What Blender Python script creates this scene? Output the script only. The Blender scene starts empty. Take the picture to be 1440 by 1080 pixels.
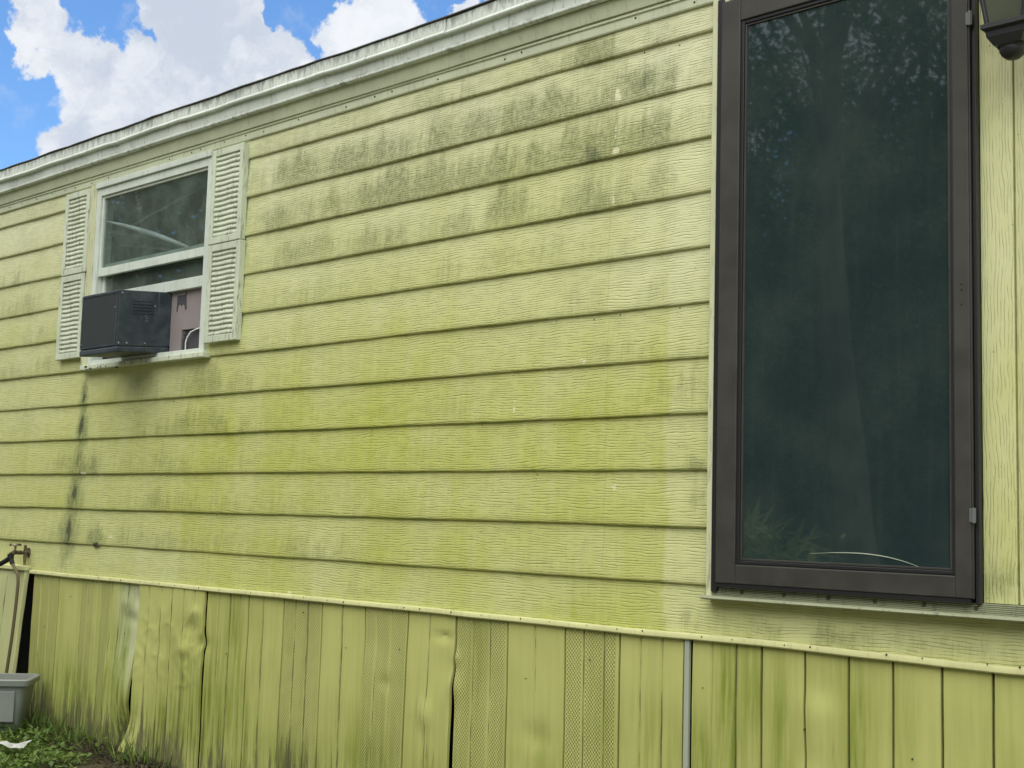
import bpy, bmesh, math, random
import numpy as np
from mathutils import Vector, Matrix, noise as mn

S = bpy.context.scene
COL = S.collection
R = math.radians
random.seed(7); rng = np.random.default_rng(7)
ZO = 2.73                      # height of the first lap edge above the ground at the wall

# ------------------------------------------------------------------ camera
yaw, pitch, roll = -0.75481, 0.10322, 0.02832
fw = Vector((math.sin(yaw)*math.cos(pitch), math.cos(yaw)*math.cos(pitch), math.sin(pitch)))
r0 = fw.cross(Vector((0, 0, 1))).normalized(); u0 = r0.cross(fw)
rr = math.cos(roll)*r0 + math.sin(roll)*u0
uu = -math.sin(roll)*r0 + math.cos(roll)*u0
cd = bpy.data.cameras.new('camera'); cam = bpy.data.objects.new('camera', cd); COL.objects.link(cam)
cd.sensor_width = 36; cd.lens = 36*1850/1440; cd.clip_start = .05; cd.clip_end = 3000
M = Matrix((rr, uu, -fw)).transposed().to_4x4(); M.translation = (0, -3.414, ZO-1.597)
cam.matrix_world = M
S.camera = cam

# ------------------------------------------------------------------ soft cloud lamp, exposure
LAMP_SKY_EL, LAMP_SKY_AZ = R(58), R(162)     # azimuth from +Y clockwise: in front of the wall, a little to the right
sd = Vector((math.sin(LAMP_SKY_AZ)*math.cos(LAMP_SKY_EL), math.cos(LAMP_SKY_AZ)*math.cos(LAMP_SKY_EL), math.sin(LAMP_SKY_EL)))
ld = bpy.data.lights.new('cloud_lamp', 'SUN'); cloud_lamp = bpy.data.objects.new('cloud_lamp', ld); COL.objects.link(cloud_lamp)
ld.energy = 1.5; ld.angle = R(80); ld.color = (1, .95, .86)  # added broad lamp standing for bright clouds; no direct sun reaches this wall
cloud_lamp.rotation_euler = (-sd).to_track_quat('-Z', 'Y').to_euler()
vs = S.view_settings
vs.view_transform = 'Standard'; vs.look = 'None'; vs.gamma = 1; vs.exposure = 1.57
try: vs.use_curve_mapping = False
except Exception: pass

# ------------------------------------------------------------------ node helper
class NT:
    def __init__(s, tree): s.t = tree; s.n = tree.nodes; s.l = tree.links
    def new(s, kind, **kw):
        n = s.n.new(kind)
        for k, v in kw.items(): setattr(n, k, v)
        return n
    def put(s, sock, v):
        if isinstance(v, bpy.types.NodeSocket): s.l.new(v, sock)
        elif isinstance(v, (tuple, list)) and len(v) == 3 and sock.type == 'RGBA': sock.default_value = (*v, 1)
        else: sock.default_value = v
    def m(s, op, a, b=None, c=None, clamp=False):
        n = s.new('ShaderNodeMath', operation=op, use_clamp=clamp)
        for i, v in enumerate((a, b, c)):
            if v is not None: s.put(n.inputs[i], v)
        return n.outputs[0]
    def v(s, op, a, b=None):
        n = s.new('ShaderNodeVectorMath', operation=op)
        s.put(n.inputs[0], a)
        if b is not None: s.put(n.inputs[3 if op == 'SCALE' else 1], b)
        return n.outputs['Value'] if op in ('DOT_PRODUCT', 'LENGTH') else n.outputs[0]
    def ss(s, x, lo, hi, o0=0., o1=1.):
        n = s.new('ShaderNodeMapRange', interpolation_type='SMOOTHSTEP')
        s.put(n.inputs[0], x)
        for i, q in enumerate((lo, hi, o0, o1)): n.inputs[i+1].default_value = q
        return n.outputs[0]
    def noise(s, vec, scale=1., detail=2., rough=.5, dist=0.):
        n = s.new('ShaderNodeTexNoise'); s.put(n.inputs['Vector'], vec)
        n.inputs['Scale'].default_value = scale; n.inputs['Detail'].default_value = detail
        n.inputs['Roughness'].default_value = rough; n.inputs['Distortion'].default_value = dist
        return n.outputs['Fac']
    def mix(s, f, a, b, mode='MIX'):
        n = s.new('ShaderNodeMix', data_type='RGBA', blend_type=mode)
        s.put(n.inputs[0], f); s.put(n.inputs[6], a); s.put(n.inputs[7], b)
        return n.outputs[2]
    def attr(s, name):
        return s.new('ShaderNodeAttribute', attribute_name=name).outputs['Fac']
    def pos(s):
        g = s.new('ShaderNodeNewGeometry').outputs['Position']
        return g
    def obj(s): return s.new('ShaderNodeTexCoord').outputs['Object']
    def sep(s, v):
        n = s.new('ShaderNodeSeparateXYZ'); s.put(n.inputs[0], v); return n.outputs
    def comb(s, x, y, z):
        n = s.new('ShaderNodeCombineXYZ')
        for i, q in enumerate((x, y, z)): s.put(n.inputs[i], q)
        return n.outputs[0]
    def bump(s, h, strength, dist, nrm=None):
        n = s.new('ShaderNodeBump'); n.inputs['Strength'].default_value = strength
        n.inputs['Distance'].default_value = dist; s.put(n.inputs['Height'], h)
        if nrm is not None: s.put(n.inputs['Normal'], nrm)
        return n.outputs[0]

def material(name, rough=.6, spec=.4, color=(.5, .5, .5), metallic=0.):
    m = bpy.data.materials.new(name); m.use_nodes = True
    t = NT(m.node_tree); b = m.node_tree.nodes['Principled BSDF']
    b.inputs['Roughness'].default_value = rough; b.inputs['Specular IOR Level'].default_value = spec
    b.inputs['Base Color'].default_value = (*color, 1); b.inputs['Metallic'].default_value = metallic
    return m, t, b

# ------------------------------------------------------------------ world: Nishita sky with cumulus
w = bpy.data.worlds.new('World'); S.world = w; w.use_nodes = True
t = NT(w.node_tree)
bg = w.node_tree.nodes['Background']
sky = t.new('ShaderNodeTexSky', sky_type='NISHITA'); sky.sun_disc = False
sky.sun_elevation = LAMP_SKY_EL; sky.sun_rotation = LAMP_SKY_AZ; sky.air_density = 1.0; sky.dust_density = .5; sky.ozone_density = 1.5
dirv = t.new('ShaderNodeTexCoord').outputs['Generated']
wob = t.new('ShaderNodeTexNoise'); t.put(wob.inputs['Vector'], dirv); wob.inputs['Scale'].default_value = 22
wob.inputs['Detail'].default_value = 7; wob.inputs['Roughness'].default_value = .6
off = t.v('SCALE', t.v('SUBTRACT', wob.outputs['Color'], (.5, .5, .5)), .075)
dv = t.v('ADD', dirv, off)
CL = [(-0.8462,0.4147,0.3346,0.0270),(-0.8427,0.4383,0.3125,0.0297),(-0.8393,0.4630,0.2848,0.0432),(-0.8189,0.4834,0.3094,0.0378),
(-0.7974,0.4999,0.3380,0.0432),(-0.7769,0.5245,0.3484,0.0314),(-0.7860,0.5330,0.3131,0.0514),(-0.8182,0.5022,0.2799,0.0595),
(-0.7661,0.5556,0.3230,0.0227),(-0.8557,0.4523,0.2514,0.0297),(-0.7312,0.5854,0.3503,0.0259),(-0.7108,0.6048,0.3592,0.0324),
(-0.7287,0.5976,0.3344,0.0378),(-0.7024,0.6207,0.3485,0.0227),(-0.6618,0.6530,0.3683,0.0195)]
HO = [(-0.8239,0.4503,0.3441,0.024),(-0.8151,0.4706,0.3378,0.0110),(-0.7560,0.5493,0.3561,0.013),(-0.7552,0.5734,0.3175,0.006)]
def blob(p, k=1.):
    d = t.v('LENGTH', t.v('SUBTRACT', dv, tuple(p[:3])))
    return t.ss(d, p[3]*k*.45, p[3]*k*1.35, 1., 0.)
acc = None
for p in CL:
    b_ = blob(p); acc = b_ if acc is None else t.m('MAXIMUM', acc, b_)
hole = None
for p in HO:
    b_ = blob(p); hole = b_ if hole is None else t.m('MAXIMUM', hole, b_)
# the same broken cumulus over the rest of the sky
near = t.ss(t.v('LENGTH', t.v('SUBTRACT', dirv, (-.775, .53, .33))), .16, .32)
far_c = t.ss(t.noise(dv, 2.6, 5, .55), .41, .53)
far_c = t.m('MULTIPLY', far_c, near)
acc = t.m('MULTIPLY', acc, t.m('SUBTRACT', 1., t.m('MULTIPLY', hole, .75)))
mask = t.ss(t.m('MAXIMUM', acc, far_c), .28, .62)
wisp = t.m('MULTIPLY', t.ss(t.noise(dirv, 30, 6, .62), .55, .75), .25)
mask = t.m('MAXIMUM', mask, wisp)
shade = t.ss(t.noise(dv, 9, 5, .6), .38, .62)
ccol = t.mix(shade, (2.0, 2.22, 2.6), (3.05, 3.15, 3.3))
skyc = t.mix(1., sky.outputs[0], (.39, .545, .70), 'MULTIPLY')
zz = t.sep(dirv)[2]
mask = t.m('MULTIPLY', mask, t.ss(zz, -.02, .06))
fin = t.mix(mask, skyc, ccol)
t.put(bg.inputs['Color'], fin); bg.inputs['Strength'].default_value = .1

# ------------------------------------------------------------------ mesh helpers
def loc_of(o):
    return Vector(o.location) + (loc_of(o.parent) if o.parent else Vector((0, 0, 0)))
def link(name, me, parent=None, mat=None, loc=(0, 0, 0)):
    o = bpy.data.objects.new(name, me); COL.objects.link(o)
    if parent is not None: o.parent = parent
    o.location = loc
    if mat is not None and len(me.materials) == 0: me.materials.append(mat)
    return o
def empty(name, loc, label, cat, group=None, rz=0):
    o = bpy.data.objects.new(name, None); COL.objects.link(o); o.location = loc; o.rotation_euler.z = rz
    o.empty_display_size = .1
    tag(o, label, cat, group); return o
def tag(o, label, cat, group=None, kind=None):
    o['label'] = label; o['category'] = cat
    if group: o['group'] = group
    if kind: o['kind'] = kind
    return o

class MB:
    """collects shapes in world space (heights given from the first lap edge unless abs_z)"""
    def __init__(s): s.bm = bmesh.new()
    def box(s, x0, x1, y0, y1, z0, z1, bev=0., rot=None):
        v = [s.bm.verts.new(p) for p in ((x0,y0,z0),(x1,y0,z0),(x1,y1,z0),(x0,y1,z0),(x0,y0,z1),(x1,y0,z1),(x1,y1,z1),(x0,y1,z1))]
        f = [s.bm.faces.new([v[i] for i in q]) for q in ((3,2,1,0),(4,5,6,7),(0,1,5,4),(1,2,6,5),(2,3,7,6),(3,0,4,7))]
        if rot is not None: bmesh.ops.transform(s.bm, matrix=rot, verts=v)
        if bev:
            e = list({e for q in f for e in q.edges})
            bmesh.ops.bevel(s.bm, geom=e, offset=bev, segments=2, profile=.5, affect='EDGES')
        return s
    def prism(s, prof, xs, closed=False, fn=None):
        """profile of (y,z) swept along x stations; fn(x,y,z)->(x,y,z)"""
        rows = []
        for x in xs:
            rows.append([s.bm.verts.new(fn(x, y, z) if fn else (x, y, z)) for y, z in prof])
        n = len(prof)
        for a, b in zip(rows, rows[1:]):
            for i in range(n if closed else n-1):
                j = (i+1) % n
                s.bm.faces.new((a[i], a[j], b[j], b[i]))
        if closed:
            s.bm.faces.new(list(reversed(rows[0]))); s.bm.faces.new(rows[-1])
        return s
    def tube(s, pts, r, n=10, cap=True):
        pts = [Vector(p) for p in pts]
        rs = r if isinstance(r, (list, tuple)) else [r]*len(pts)
        rings = []; up = None
        for i, p in enumerate(pts):
            d = (pts[min(i+1, len(pts)-1)] - pts[max(i-1, 0)]).normalized()
            if up is None: up = d.orthogonal().normalized()
            up = (up - d*up.dot(d)).normalized(); sd_ = d.cross(up)
            rings.append([s.bm.verts.new(p + (up*math.cos(2*math.pi*k/n) + sd_*math.sin(2*math.pi*k/n))*rs[i]) for k in range(n)])
        for a, b in zip(rings, rings[1:]):
            for k in range(n):
                s.bm.faces.new((a[k], a[(k+1) % n], b[(k+1) % n], b[k]))
        if cap:
            s.bm.faces.new(list(reversed(rings[0]))); s.bm.faces.new(rings[-1])
        return s
    def loft(s, rings, cap=True):
        rv = [[s.bm.verts.new(p) for p in rg] for rg in rings]
        n = len(rv[0])
        for a, b in zip(rv, rv[1:]):
            for k in range(n): s.bm.faces.new((a[k], a[(k+1) % n], b[(k+1) % n], b[k]))
        if cap:
            s.bm.faces.new(list(reversed(rv[0]))); s.bm.faces.new(rv[-1])
        return s
    def poly(s, pts, depth):
        """extrude a polygon by vector depth"""
        a = [s.bm.verts.new(p) for p in pts]; d = Vector(depth)
        b = [s.bm.verts.new(Vector(p)+d) for p in pts]
        s.bm.faces.new(a); s.bm.faces.new(list(reversed(b)))
        for i in range(len(a)):
            j = (i+1) % len(a); s.bm.faces.new((a[j], a[i], b[i], b[j]))
        return s
    def build(s, name, mat, parent=None, smooth=False, lift=True, attrs=None):
        bmesh.ops.recalc_face_normals(s.bm, faces=s.bm.faces)
        if lift: bmesh.ops.translate(s.bm, vec=(0, 0, ZO), verts=s.bm.verts)
        if parent is not None:
            bmesh.ops.translate(s.bm, vec=-loc_of(parent), verts=s.bm.verts)
        me = bpy.data.meshes.new(name); s.bm.to_mesh(me); s.bm.free()
        if smooth:
            me.polygons.foreach_set('use_smooth', [True]*len(me.polygons))
            try: me.set_sharp_from_angle(angle=R(35))
            except Exception: pass
        return link(name, me, parent, mat)

def setattr_f(me, name, vals):
    a = me.attributes.new(name, 'FLOAT', 'POINT'); a.data.foreach_set('value', np.asarray(vals, dtype=np.float32))
def fb(x, y, z=0., o=3): return mn.fractal((x, y, z), .6, 2., o)     # about -1..1
def sm(a, b, x):
    q = min(1., max(0., (x-a)/(b-a))); return q*q*(3-2*q)
def G(x, y):                                                          # ground height relative to first lap edge
    return -2.715 - .045*(min(max(x, -7.5), -4.) + 6.3) + .03*max(min(y, 0), -3.4)

# ------------------------------------------------------------------ materials
def make_siding(name, vertical=False):
    m, t, b = material(name, .55, .35)
    p = t.pos(); x, y, z = t.sep(p)
    A = t.attr('algae'); D = t.attr('dirt'); C = t.attr('clean')
    pz = t.comb(x, t.m('MULTIPLY', y, 0.), z)
    # embossed grain: thin wavy lines drawn along the board
    g = t.comb(z, 0., x) if vertical else pz
    gx, gy, gz = t.sep(g)
    w1 = t.noise(t.v('MULTIPLY', g, (2.2, 0, 9.)), 1., 2, .5)
    w2 = t.noise(t.v('MULTIPLY', g, (11., 0, 34.)), 1., 2, .5)
    ph = t.m('ADD', t.m('MULTIPLY', gz, 112.), t.m('ADD', t.m('MULTIPLY', w1, 4.2), t.m('MULTIPLY', w2, 1.7)))
    pp = t.m('ABSOLUTE', t.m('SUBTRACT', t.m('FRACT', ph), .5))
    gap = t.noise(t.v('MULTIPLY', g, (16., 1, 45.)), 1., 2)
    groove = t.m('MULTIPLY', t.ss(pp, .0, .24, 1., 0.), t.ss(gap, .36, .58, .08, 1.))
    fine = t.noise(t.v('MULTIPLY', g, (14., 1, 240.)), 1., 2)
    # colours
    blot = t.noise(pz, 3.2, 4, .6)
    paint = t.mix(blot, PAINT_A, PAINT_B)
    streak = t.noise(t.v('MULTIPLY', pz, (46., 1, 4.5)), 1., 4, .6)
    streak2 = t.noise(t.v('MULTIPLY', pz, (150., 1, 12.)), 1., 3, .6)
    spec = t.noise(pz, 260, 2, .6)
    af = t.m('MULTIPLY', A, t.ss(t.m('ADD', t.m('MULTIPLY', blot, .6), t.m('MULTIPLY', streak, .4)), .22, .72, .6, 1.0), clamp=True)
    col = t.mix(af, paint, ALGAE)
    st_a = t.ss(D, .05, .5)
    dsum = t.m('ADD', D, t.m('MULTIPLY', st_a, t.m('ADD', t.m('MULTIPLY', t.m('SUBTRACT', streak, .5), .8), t.m('MULTIPLY', t.m('SUBTRACT', streak2, .5), .8))))
    df = t.m('MULTIPLY', t.ss(dsum, .05, 1.35), t.ss(t.m('ADD', t.m('MULTIPLY', spec, .5), t.m('MULTIPLY', t.noise(t.v('MULTIPLY', pz, (60., 1, 40.)), 1., 4, .65), .5)), .36, .60, .30, 1.))
    df = t.m('MULTIPLY', df, t.ss(D, .0, .25))
    col = t.mix(t.m('MULTIPLY', df, .8), col, DIRT)
    gcol = t.m('MULTIPLY', groove, t.m('ADD', .05, t.m('ADD', t.m('MULTIPLY', A, .20), t.m('MULTIPLY', D, .2)), clamp=True))
    col = t.mix(gcol, col, (.15, .19, .05))
    col = t.mix(t.m('MULTIPLY', t.ss(dsum, 1.5, 2.4), .85), col, (.045, .055, .025))
    flake = t.ss(t.m('ADD', C, t.m('MULTIPLY', t.m('SUBTRACT', t.noise(t.v('MULTIPLY', pz, (60, 1, 30)), 1., 3), .5), .8)), .62, .75)
    col = t.mix(t.m('MULTIPLY', flake, t.ss(C, .3, .6)), col, (.66, .64, .40))
    # tiny specks
    sp = t.noise(pz, 95, 1, .5)
    col = t.mix(t.m('MULTIPLY', t.ss(sp, .74, .78), .6), col, (.05, .06, .03))
    t.put(b.inputs['Base Color'], col)
    t.put(b.inputs['Roughness'], t.ss(af, 0., 1., .42, .75))
    h = t.m('SUBTRACT', t.m('MULTIPLY', fine, .25), groove)
    n0 = t.bump(t.noise(pz, 6, 3), .25, .006)
    t.put(b.inputs['Normal'], t.bump(h, .72, .0021, n0))
    return m
PAINT_A, PAINT_B = (.62, .635, .37), (.69, .70, .44)
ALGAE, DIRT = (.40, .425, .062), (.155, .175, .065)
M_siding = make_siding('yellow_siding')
M_siding_v = make_siding('yellow_panel', True)

def make_trim(name, col, drip=False, dirt=.35, rough=.5):
    m, t, b = material(name, rough, .4)
    p = t.pos(); x, y, z = t.sep(p)
    n = t.noise(p, 5, 4, .6); fine = t.noise(t.v('MULTIPLY', p, (70, 70, 12)), 1., 4, .62)
    c = t.mix(t.ss(n, .35, .65), col, tuple(q*.88 for q in col))
    c = t.mix(t.m('MULTIPLY', t.ss(fine, .52, .72), dirt), c, (.10, .11, .075))
    if drip:
        zt = ZO+.314
        v = t.m('MULTIPLY', t.m('SUBTRACT', zt, z), 1/.055)
        colh = t.noise(t.comb(t.m('MULTIPLY', x, 34.), 0., t.m('MULTIPLY', z, 9.)), 1., 5, .75)
        band = t.noise(t.comb(t.m('MULTIPLY', x, 2.3), 0., 0.), 1., 3, .6)
        h = t.m('ADD', t.m('MULTIPLY', t.m('SUBTRACT', colh, .46), 5.), t.m('MULTIPLY', t.m('SUBTRACT', band, .5), 1.2))
        c = t.mix(t.m('MULTIPLY', t.ss(t.m('SUBTRACT', h, v), -.6, .5), .62), c, (.09, .10, .08))
        low = t.m('MULTIPLY', t.ss(t.noise(t.comb(t.m('MULTIPLY', x, 30.), 0., t.m('MULTIPLY', z, 40.)), 1., 4, .65), .45, .65), t.ss(band, .42, .6))
        near = t.ss(t.m('ABSOLUTE', t.m('SUBTRACT', z, ZO+.192)), .0, .03, 1., 0.)
        c = t.mix(t.m('MULTIPLY', t.m('MULTIPLY', low, near), .75), c, (.10, .12, .085))
    t.put(b.inputs['Base Color'], c)
    t.put(b.inputs['Normal'], t.bump(n, .2, .004))
    return m
M_fascia = make_trim('weathered_metal_trim', (.66, .71, .63), drip=True, dirt=.42)
M_frieze = make_trim('painted_frieze', (.58, .62, .43), dirt=.25)
M_vinyl = make_trim('white_vinyl', (.64, .70, .61), dirt=.25)
M_shutter = make_trim('dirty_shutter_plastic', (.61, .66, .50), dirt=.75)
M_cream = make_trim('cream_trim', (.60, .61, .38), dirt=.5)
M_alu = make_trim('weathered_aluminium', (.30, .32, .20), dirt=.7, rough=.45)
M_bronze, t, b = material('brown_metal_frame', .42, .4)
p = t.pos(); n = t.noise(p, 9, 4, .6)
t.put(b.inputs['Base Color'], t.mix(t.ss(n, .3, .7), (.038, .0365, .030), (.051, .049, .041)))
t.put(b.inputs['Roughness'], t.ss(n, .3, .7, .46, .56))
M_bead, _, _ = material('dark_bead', .4, .4, (.018, .019, .02))
M_black, _, _ = material('black_rubber', .6, .3, (.012, .012, .013))
M_dark, _, _ = material('dark_interior', .9, .1, (.035, .035, .034))
M_inroom, _, _ = material('room_wall', .9, .1, (.16, .16, .15))
M_hinge, _, _ = material('dull_hinge_metal', .5, .4, (.15, .16, .155), .3)
M_strip, _, _ = material('grey_bare_strip', .5, .4, (.36, .40, .30))
M_screw, _, _ = material('screw_metal', .35, .5, (.6, .62, .62), .9)
M_nail, _, _ = material('rusty_nail', .7, .3, (.06, .05, .03))
# roofing
M_roof, t, b = material('roof_shingle', .9, .2)
p = t.pos(); t.put(b.inputs['Base Color'], t.mix(t.noise(p, 40, 4, .7), (.08, .08, .072), (.22, .22, .20)))
t.put(b.inputs['Normal'], t.bump(t.noise(p, 120, 3), .6, .004))
# door glass: tinted storm glass with a film of dust
M_dglass, t, b = material('tinted_door_glass', .02, .5)
p = t.pos(); x, y, z = t.sep(p)
dn = t.noise(p, 3.5, 5, .65); ds = t.noise(t.v('MULTIPLY', p, (40, 1, 2.2)), 1., 3); dots = t.noise(p, 140, 2, .5)
dust = t.m('ADD', t.m('MULTIPLY', t.ss(dn, .35, .75), .55), t.m('ADD', t.m('MULTIPLY', t.ss(ds, .5, .8), .22), t.m('MULTIPLY', t.ss(dots, .68, .76), .5)), clamp=True)
t.put(b.inputs['Base Color'], t.mix(dust, (.019, .034, .034), (.046, .064, .056)))
b.inputs['IOR'].default_value = 2.0
t.put(b.inputs['Normal'], t.bump(t.noise(p, 2.2, 2), .12, .004))
# clear window glass
M_glass = bpy.data.materials.new('window_glass'); M_glass.use_nodes = True
t = NT(M_glass.node_tree); out = M_glass.node_tree.nodes['Material Output']
M_glass.node_tree.nodes.remove(M_glass.node_tree.nodes['Principled BSDF'])
gl = t.new('ShaderNodeBsdfGlossy'); gl.inputs['Roughness'].default_value = .015
tr = t.new('ShaderNodeBsdfTransparent'); tr.inputs['Color'].default_value = (.88, .93, .92, 1)
df = t.new('ShaderNodeBsdfDiffuse'); df.inputs['Color'].default_value = (.20, .25, .21, 1)  # dust film, tinted green to paint in the foliage reflection
fr = t.new('ShaderNodeFresnel'); fr.inputs['IOR'].default_value = 1.7
t.put(gl.inputs['Normal'], t.bump(t.noise(t.pos(), 3, 2), .15, .004))
m1 = t.new('ShaderNodeMixShader'); t.put(m1.inputs[0], t.ss(t.noise(t.pos(), 6, 4, .6), .3, .75, .16, .40)); t.l.new(tr.outputs[0], m1.inputs[1]); t.l.new(df.outputs[0], m1.inputs[2])
bf = t.new('ShaderNodeNewGeometry').outputs['Backfacing']
m2 = t.new('ShaderNodeMixShader'); t.put(m2.inputs[0], t.m('MULTIPLY', fr.outputs[0], t.m('SUBTRACT', 1., bf))); t.l.new(m1.outputs[0], m2.inputs[1]); t.l.new(gl.outputs[0], m2.inputs[2])
t.l.new(m2.outputs[0], out.inputs[0])

# skirting vinyl
M_skirt, t, b = material('vinyl_skirting', .36, .45)
p = t.pos(); x, y, z = t.sep(p)
A = t.attr('algae'); D = t.attr('dirt'); P = t.attr('perf'); W = t.attr('pale')
n = t.noise(p, 2.6, 4, .6); streak = t.noise(t.v('MULTIPLY', p, (48, 48, 2.6)), 1., 4, .62); s2 = t.noise(t.v('MULTIPLY', p, (160, 160, 14)), 1., 3, .6)
c = t.mix(n, (.48, .49, .165), (.54, .545, .195))
c = t.mix(W, c, (.60, .63, .50))
af = t.m('MULTIPLY', A, t.ss(t.m('ADD', t.m('MULTIPLY', streak, .65), t.m('MULTIPLY', n, .35)), .34, .64, .35, 1.), clamp=True)
c = t.mix(af, c, (.20, .245, .025))
ds = t.m('ADD', D, t.m('ADD', t.m('MULTIPLY', t.m('SUBTRACT', streak, .5), 2.3), t.m('MULTIPLY', t.m('SUBTRACT', s2, .5), 1.5)))
c = t.mix(t.m('MULTIPLY', t.m('MULTIPLY', t.ss(ds, .2, .95), t.ss(D, 0., .15)), .85), c, (.085, .085, .04))
pu = t.m('MULTIPLY', x, 2*math.pi/.0125); pv = t.m('MULTIPLY', z, 2*math.pi/.0145)
lat = t.m('MULTIPLY', t.m('SINE', pu), t.m('SINE', pv))
holes = t.m('MULTIPLY', t.ss(lat, .15, .5), P)
c = t.mix(t.m('MULTIPLY', holes, .52), c, (.045, .05, .015))
t.put(b.inputs['Base Color'], c)
t.put(b.inputs['Roughness'], t.ss(t.m('ADD', af, D), 0., .9, .34, .7))
nn = t.bump(t.m('MULTIPLY', lat, P), .5, .0025, t.bump(t.noise(t.v('MULTIPLY', p, (5, 5, 2.5)), 1., 3), .25, .012))
t.put(b.inputs['Normal'], nn)
M_rail = make_trim('skirting_rail_vinyl', (.62, .62, .30), dirt=.2)

# ------------------------------------------------------------------ ground, grass
M_ground, t, b = material('bare_soil', .95, .1)
p = t.pos()
c = t.mix(t.noise(p, 7, 5, .65), (.045, .042, .022), (.10, .088, .05))
c = t.mix(t.ss(t.noise(p, .6, 3), .45, .6), c, (.05, .075, .02))
gy = t.m('ADD', t.sep(p)[1], t.m('MULTIPLY', t.noise(p, 1.2, 4), 1.2))
c = t.mix(t.ss(gy, -.2, -1.4), c, t.mix(t.noise(p, 4, 5, .65), (.20, .185, .115), (.30, .275, .18)))  # unseen yard made paler to bounce light up under the laps
t.put(b.inputs['Base Color'], c); t.put(b.inputs['Normal'], t.bump(t.noise(p, 30, 5, .7), .8, .03))
xs = sorted(set([-400, -150, -60, -30, -16, 8, 16, 40, 150, 400] + [x*.25 for x in range(-44, 20)]))
ys = sorted(set([-400, -150, -60, -30, -16, -9, 9, 20, 60, 200, 400] + [-y*.2 for y in range(0, 26)]))
bm = bmesh.new()
vv = [[bm.verts.new((x, y, ZO + G(x, y) + (.018*fb(x*1.3, y*1.3) if abs(x) < 12 and -6 < y < 0 else 0))) for y in ys] for x in xs]
for i in range(len(xs)-1):
    for j in range(len(ys)-1): bm.faces.new((vv[i][j], vv[i+1][j], vv[i+1][j+1], vv[i][j+1]))
me = bpy.data.meshes.new('ground'); bm.to_mesh(me); bm.free()
ground = link('ground', me, None, M_ground); ground['kind'] = 'structure'
me.polygons.foreach_set('use_smooth', [True]*len(me.polygons))

def leaf_mesh(name, base, dirs, up, size, aspect, shade, mat):
    """many small folded leaves: base points, leaf direction, side vector, size"""
    n = len(base); side = np.cross(dirs, up); side /= np.linalg.norm(side, axis=1)[:, None]+1e-9
    L = size[:, None]; Wd = (size*aspect)[:, None]
    mid = base + dirs*L*.5
    nrm = np.cross(side, dirs)
    v = np.stack([base, mid + side*Wd*.5 + nrm*Wd*.12, base + dirs*L, mid - side*Wd*.5 + nrm*Wd*.12], 1).reshape(-1, 3)
    me = bpy.data.meshes.new(name)
    me.vertices.add(n*4); me.vertices.foreach_set('co', v.astype(np.float32).ravel())
    me.loops.add(n*4); me.loops.foreach_set('vertex_index', np.arange(n*4, dtype=np.int32))
    me.polygons.add(n); me.polygons.foreach_set('loop_start', np.arange(0, n*4, 4, dtype=np.int32)); me.polygons.foreach_set('loop_total', np.full(n, 4, dtype=np.int32))
    me.update(); me.validate()
    setattr_f(me, 'tone', np.repeat(shade, 4))
    me.materials.append(mat); return me
def leaf_mat(name, a, bcol, ccol, rough=.55):
    m, t, b = material(name, rough, .35)
    T = t.attr('tone')
    c = t.mix(t.ss(T, 0., .6), a, bcol); c = t.mix(t.ss(T, .75, 1.), c, ccol)
    t.put(b.inputs['Base Color'], c)
    tl = t.new('ShaderNodeBsdfTranslucent'); t.put(tl.inputs['Color'], c)
    mx = t.new('ShaderNodeMixShader'); mx.inputs[0].default_value = .3
    t.l.new(b.outputs[0], mx.inputs[1]); t.l.new(tl.outputs[0], mx.inputs[2])
    t.l.new(mx.outputs[0], m.node_tree.nodes['Material Output'].inputs[0]); return m
M_weed = leaf_mat('weed_leaves', (.06, .115, .018), (.15, .225, .045), (.28, .31, .08))
M_litter = leaf_mat('dry_litter', (.035, .032, .018), (.09, .075, .04), (.2, .17, .10), .8)
M_tree = leaf_mat('tree_leaves', (.045, .082, .022), (.09, .14, .04), (.14, .19, .06))

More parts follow.
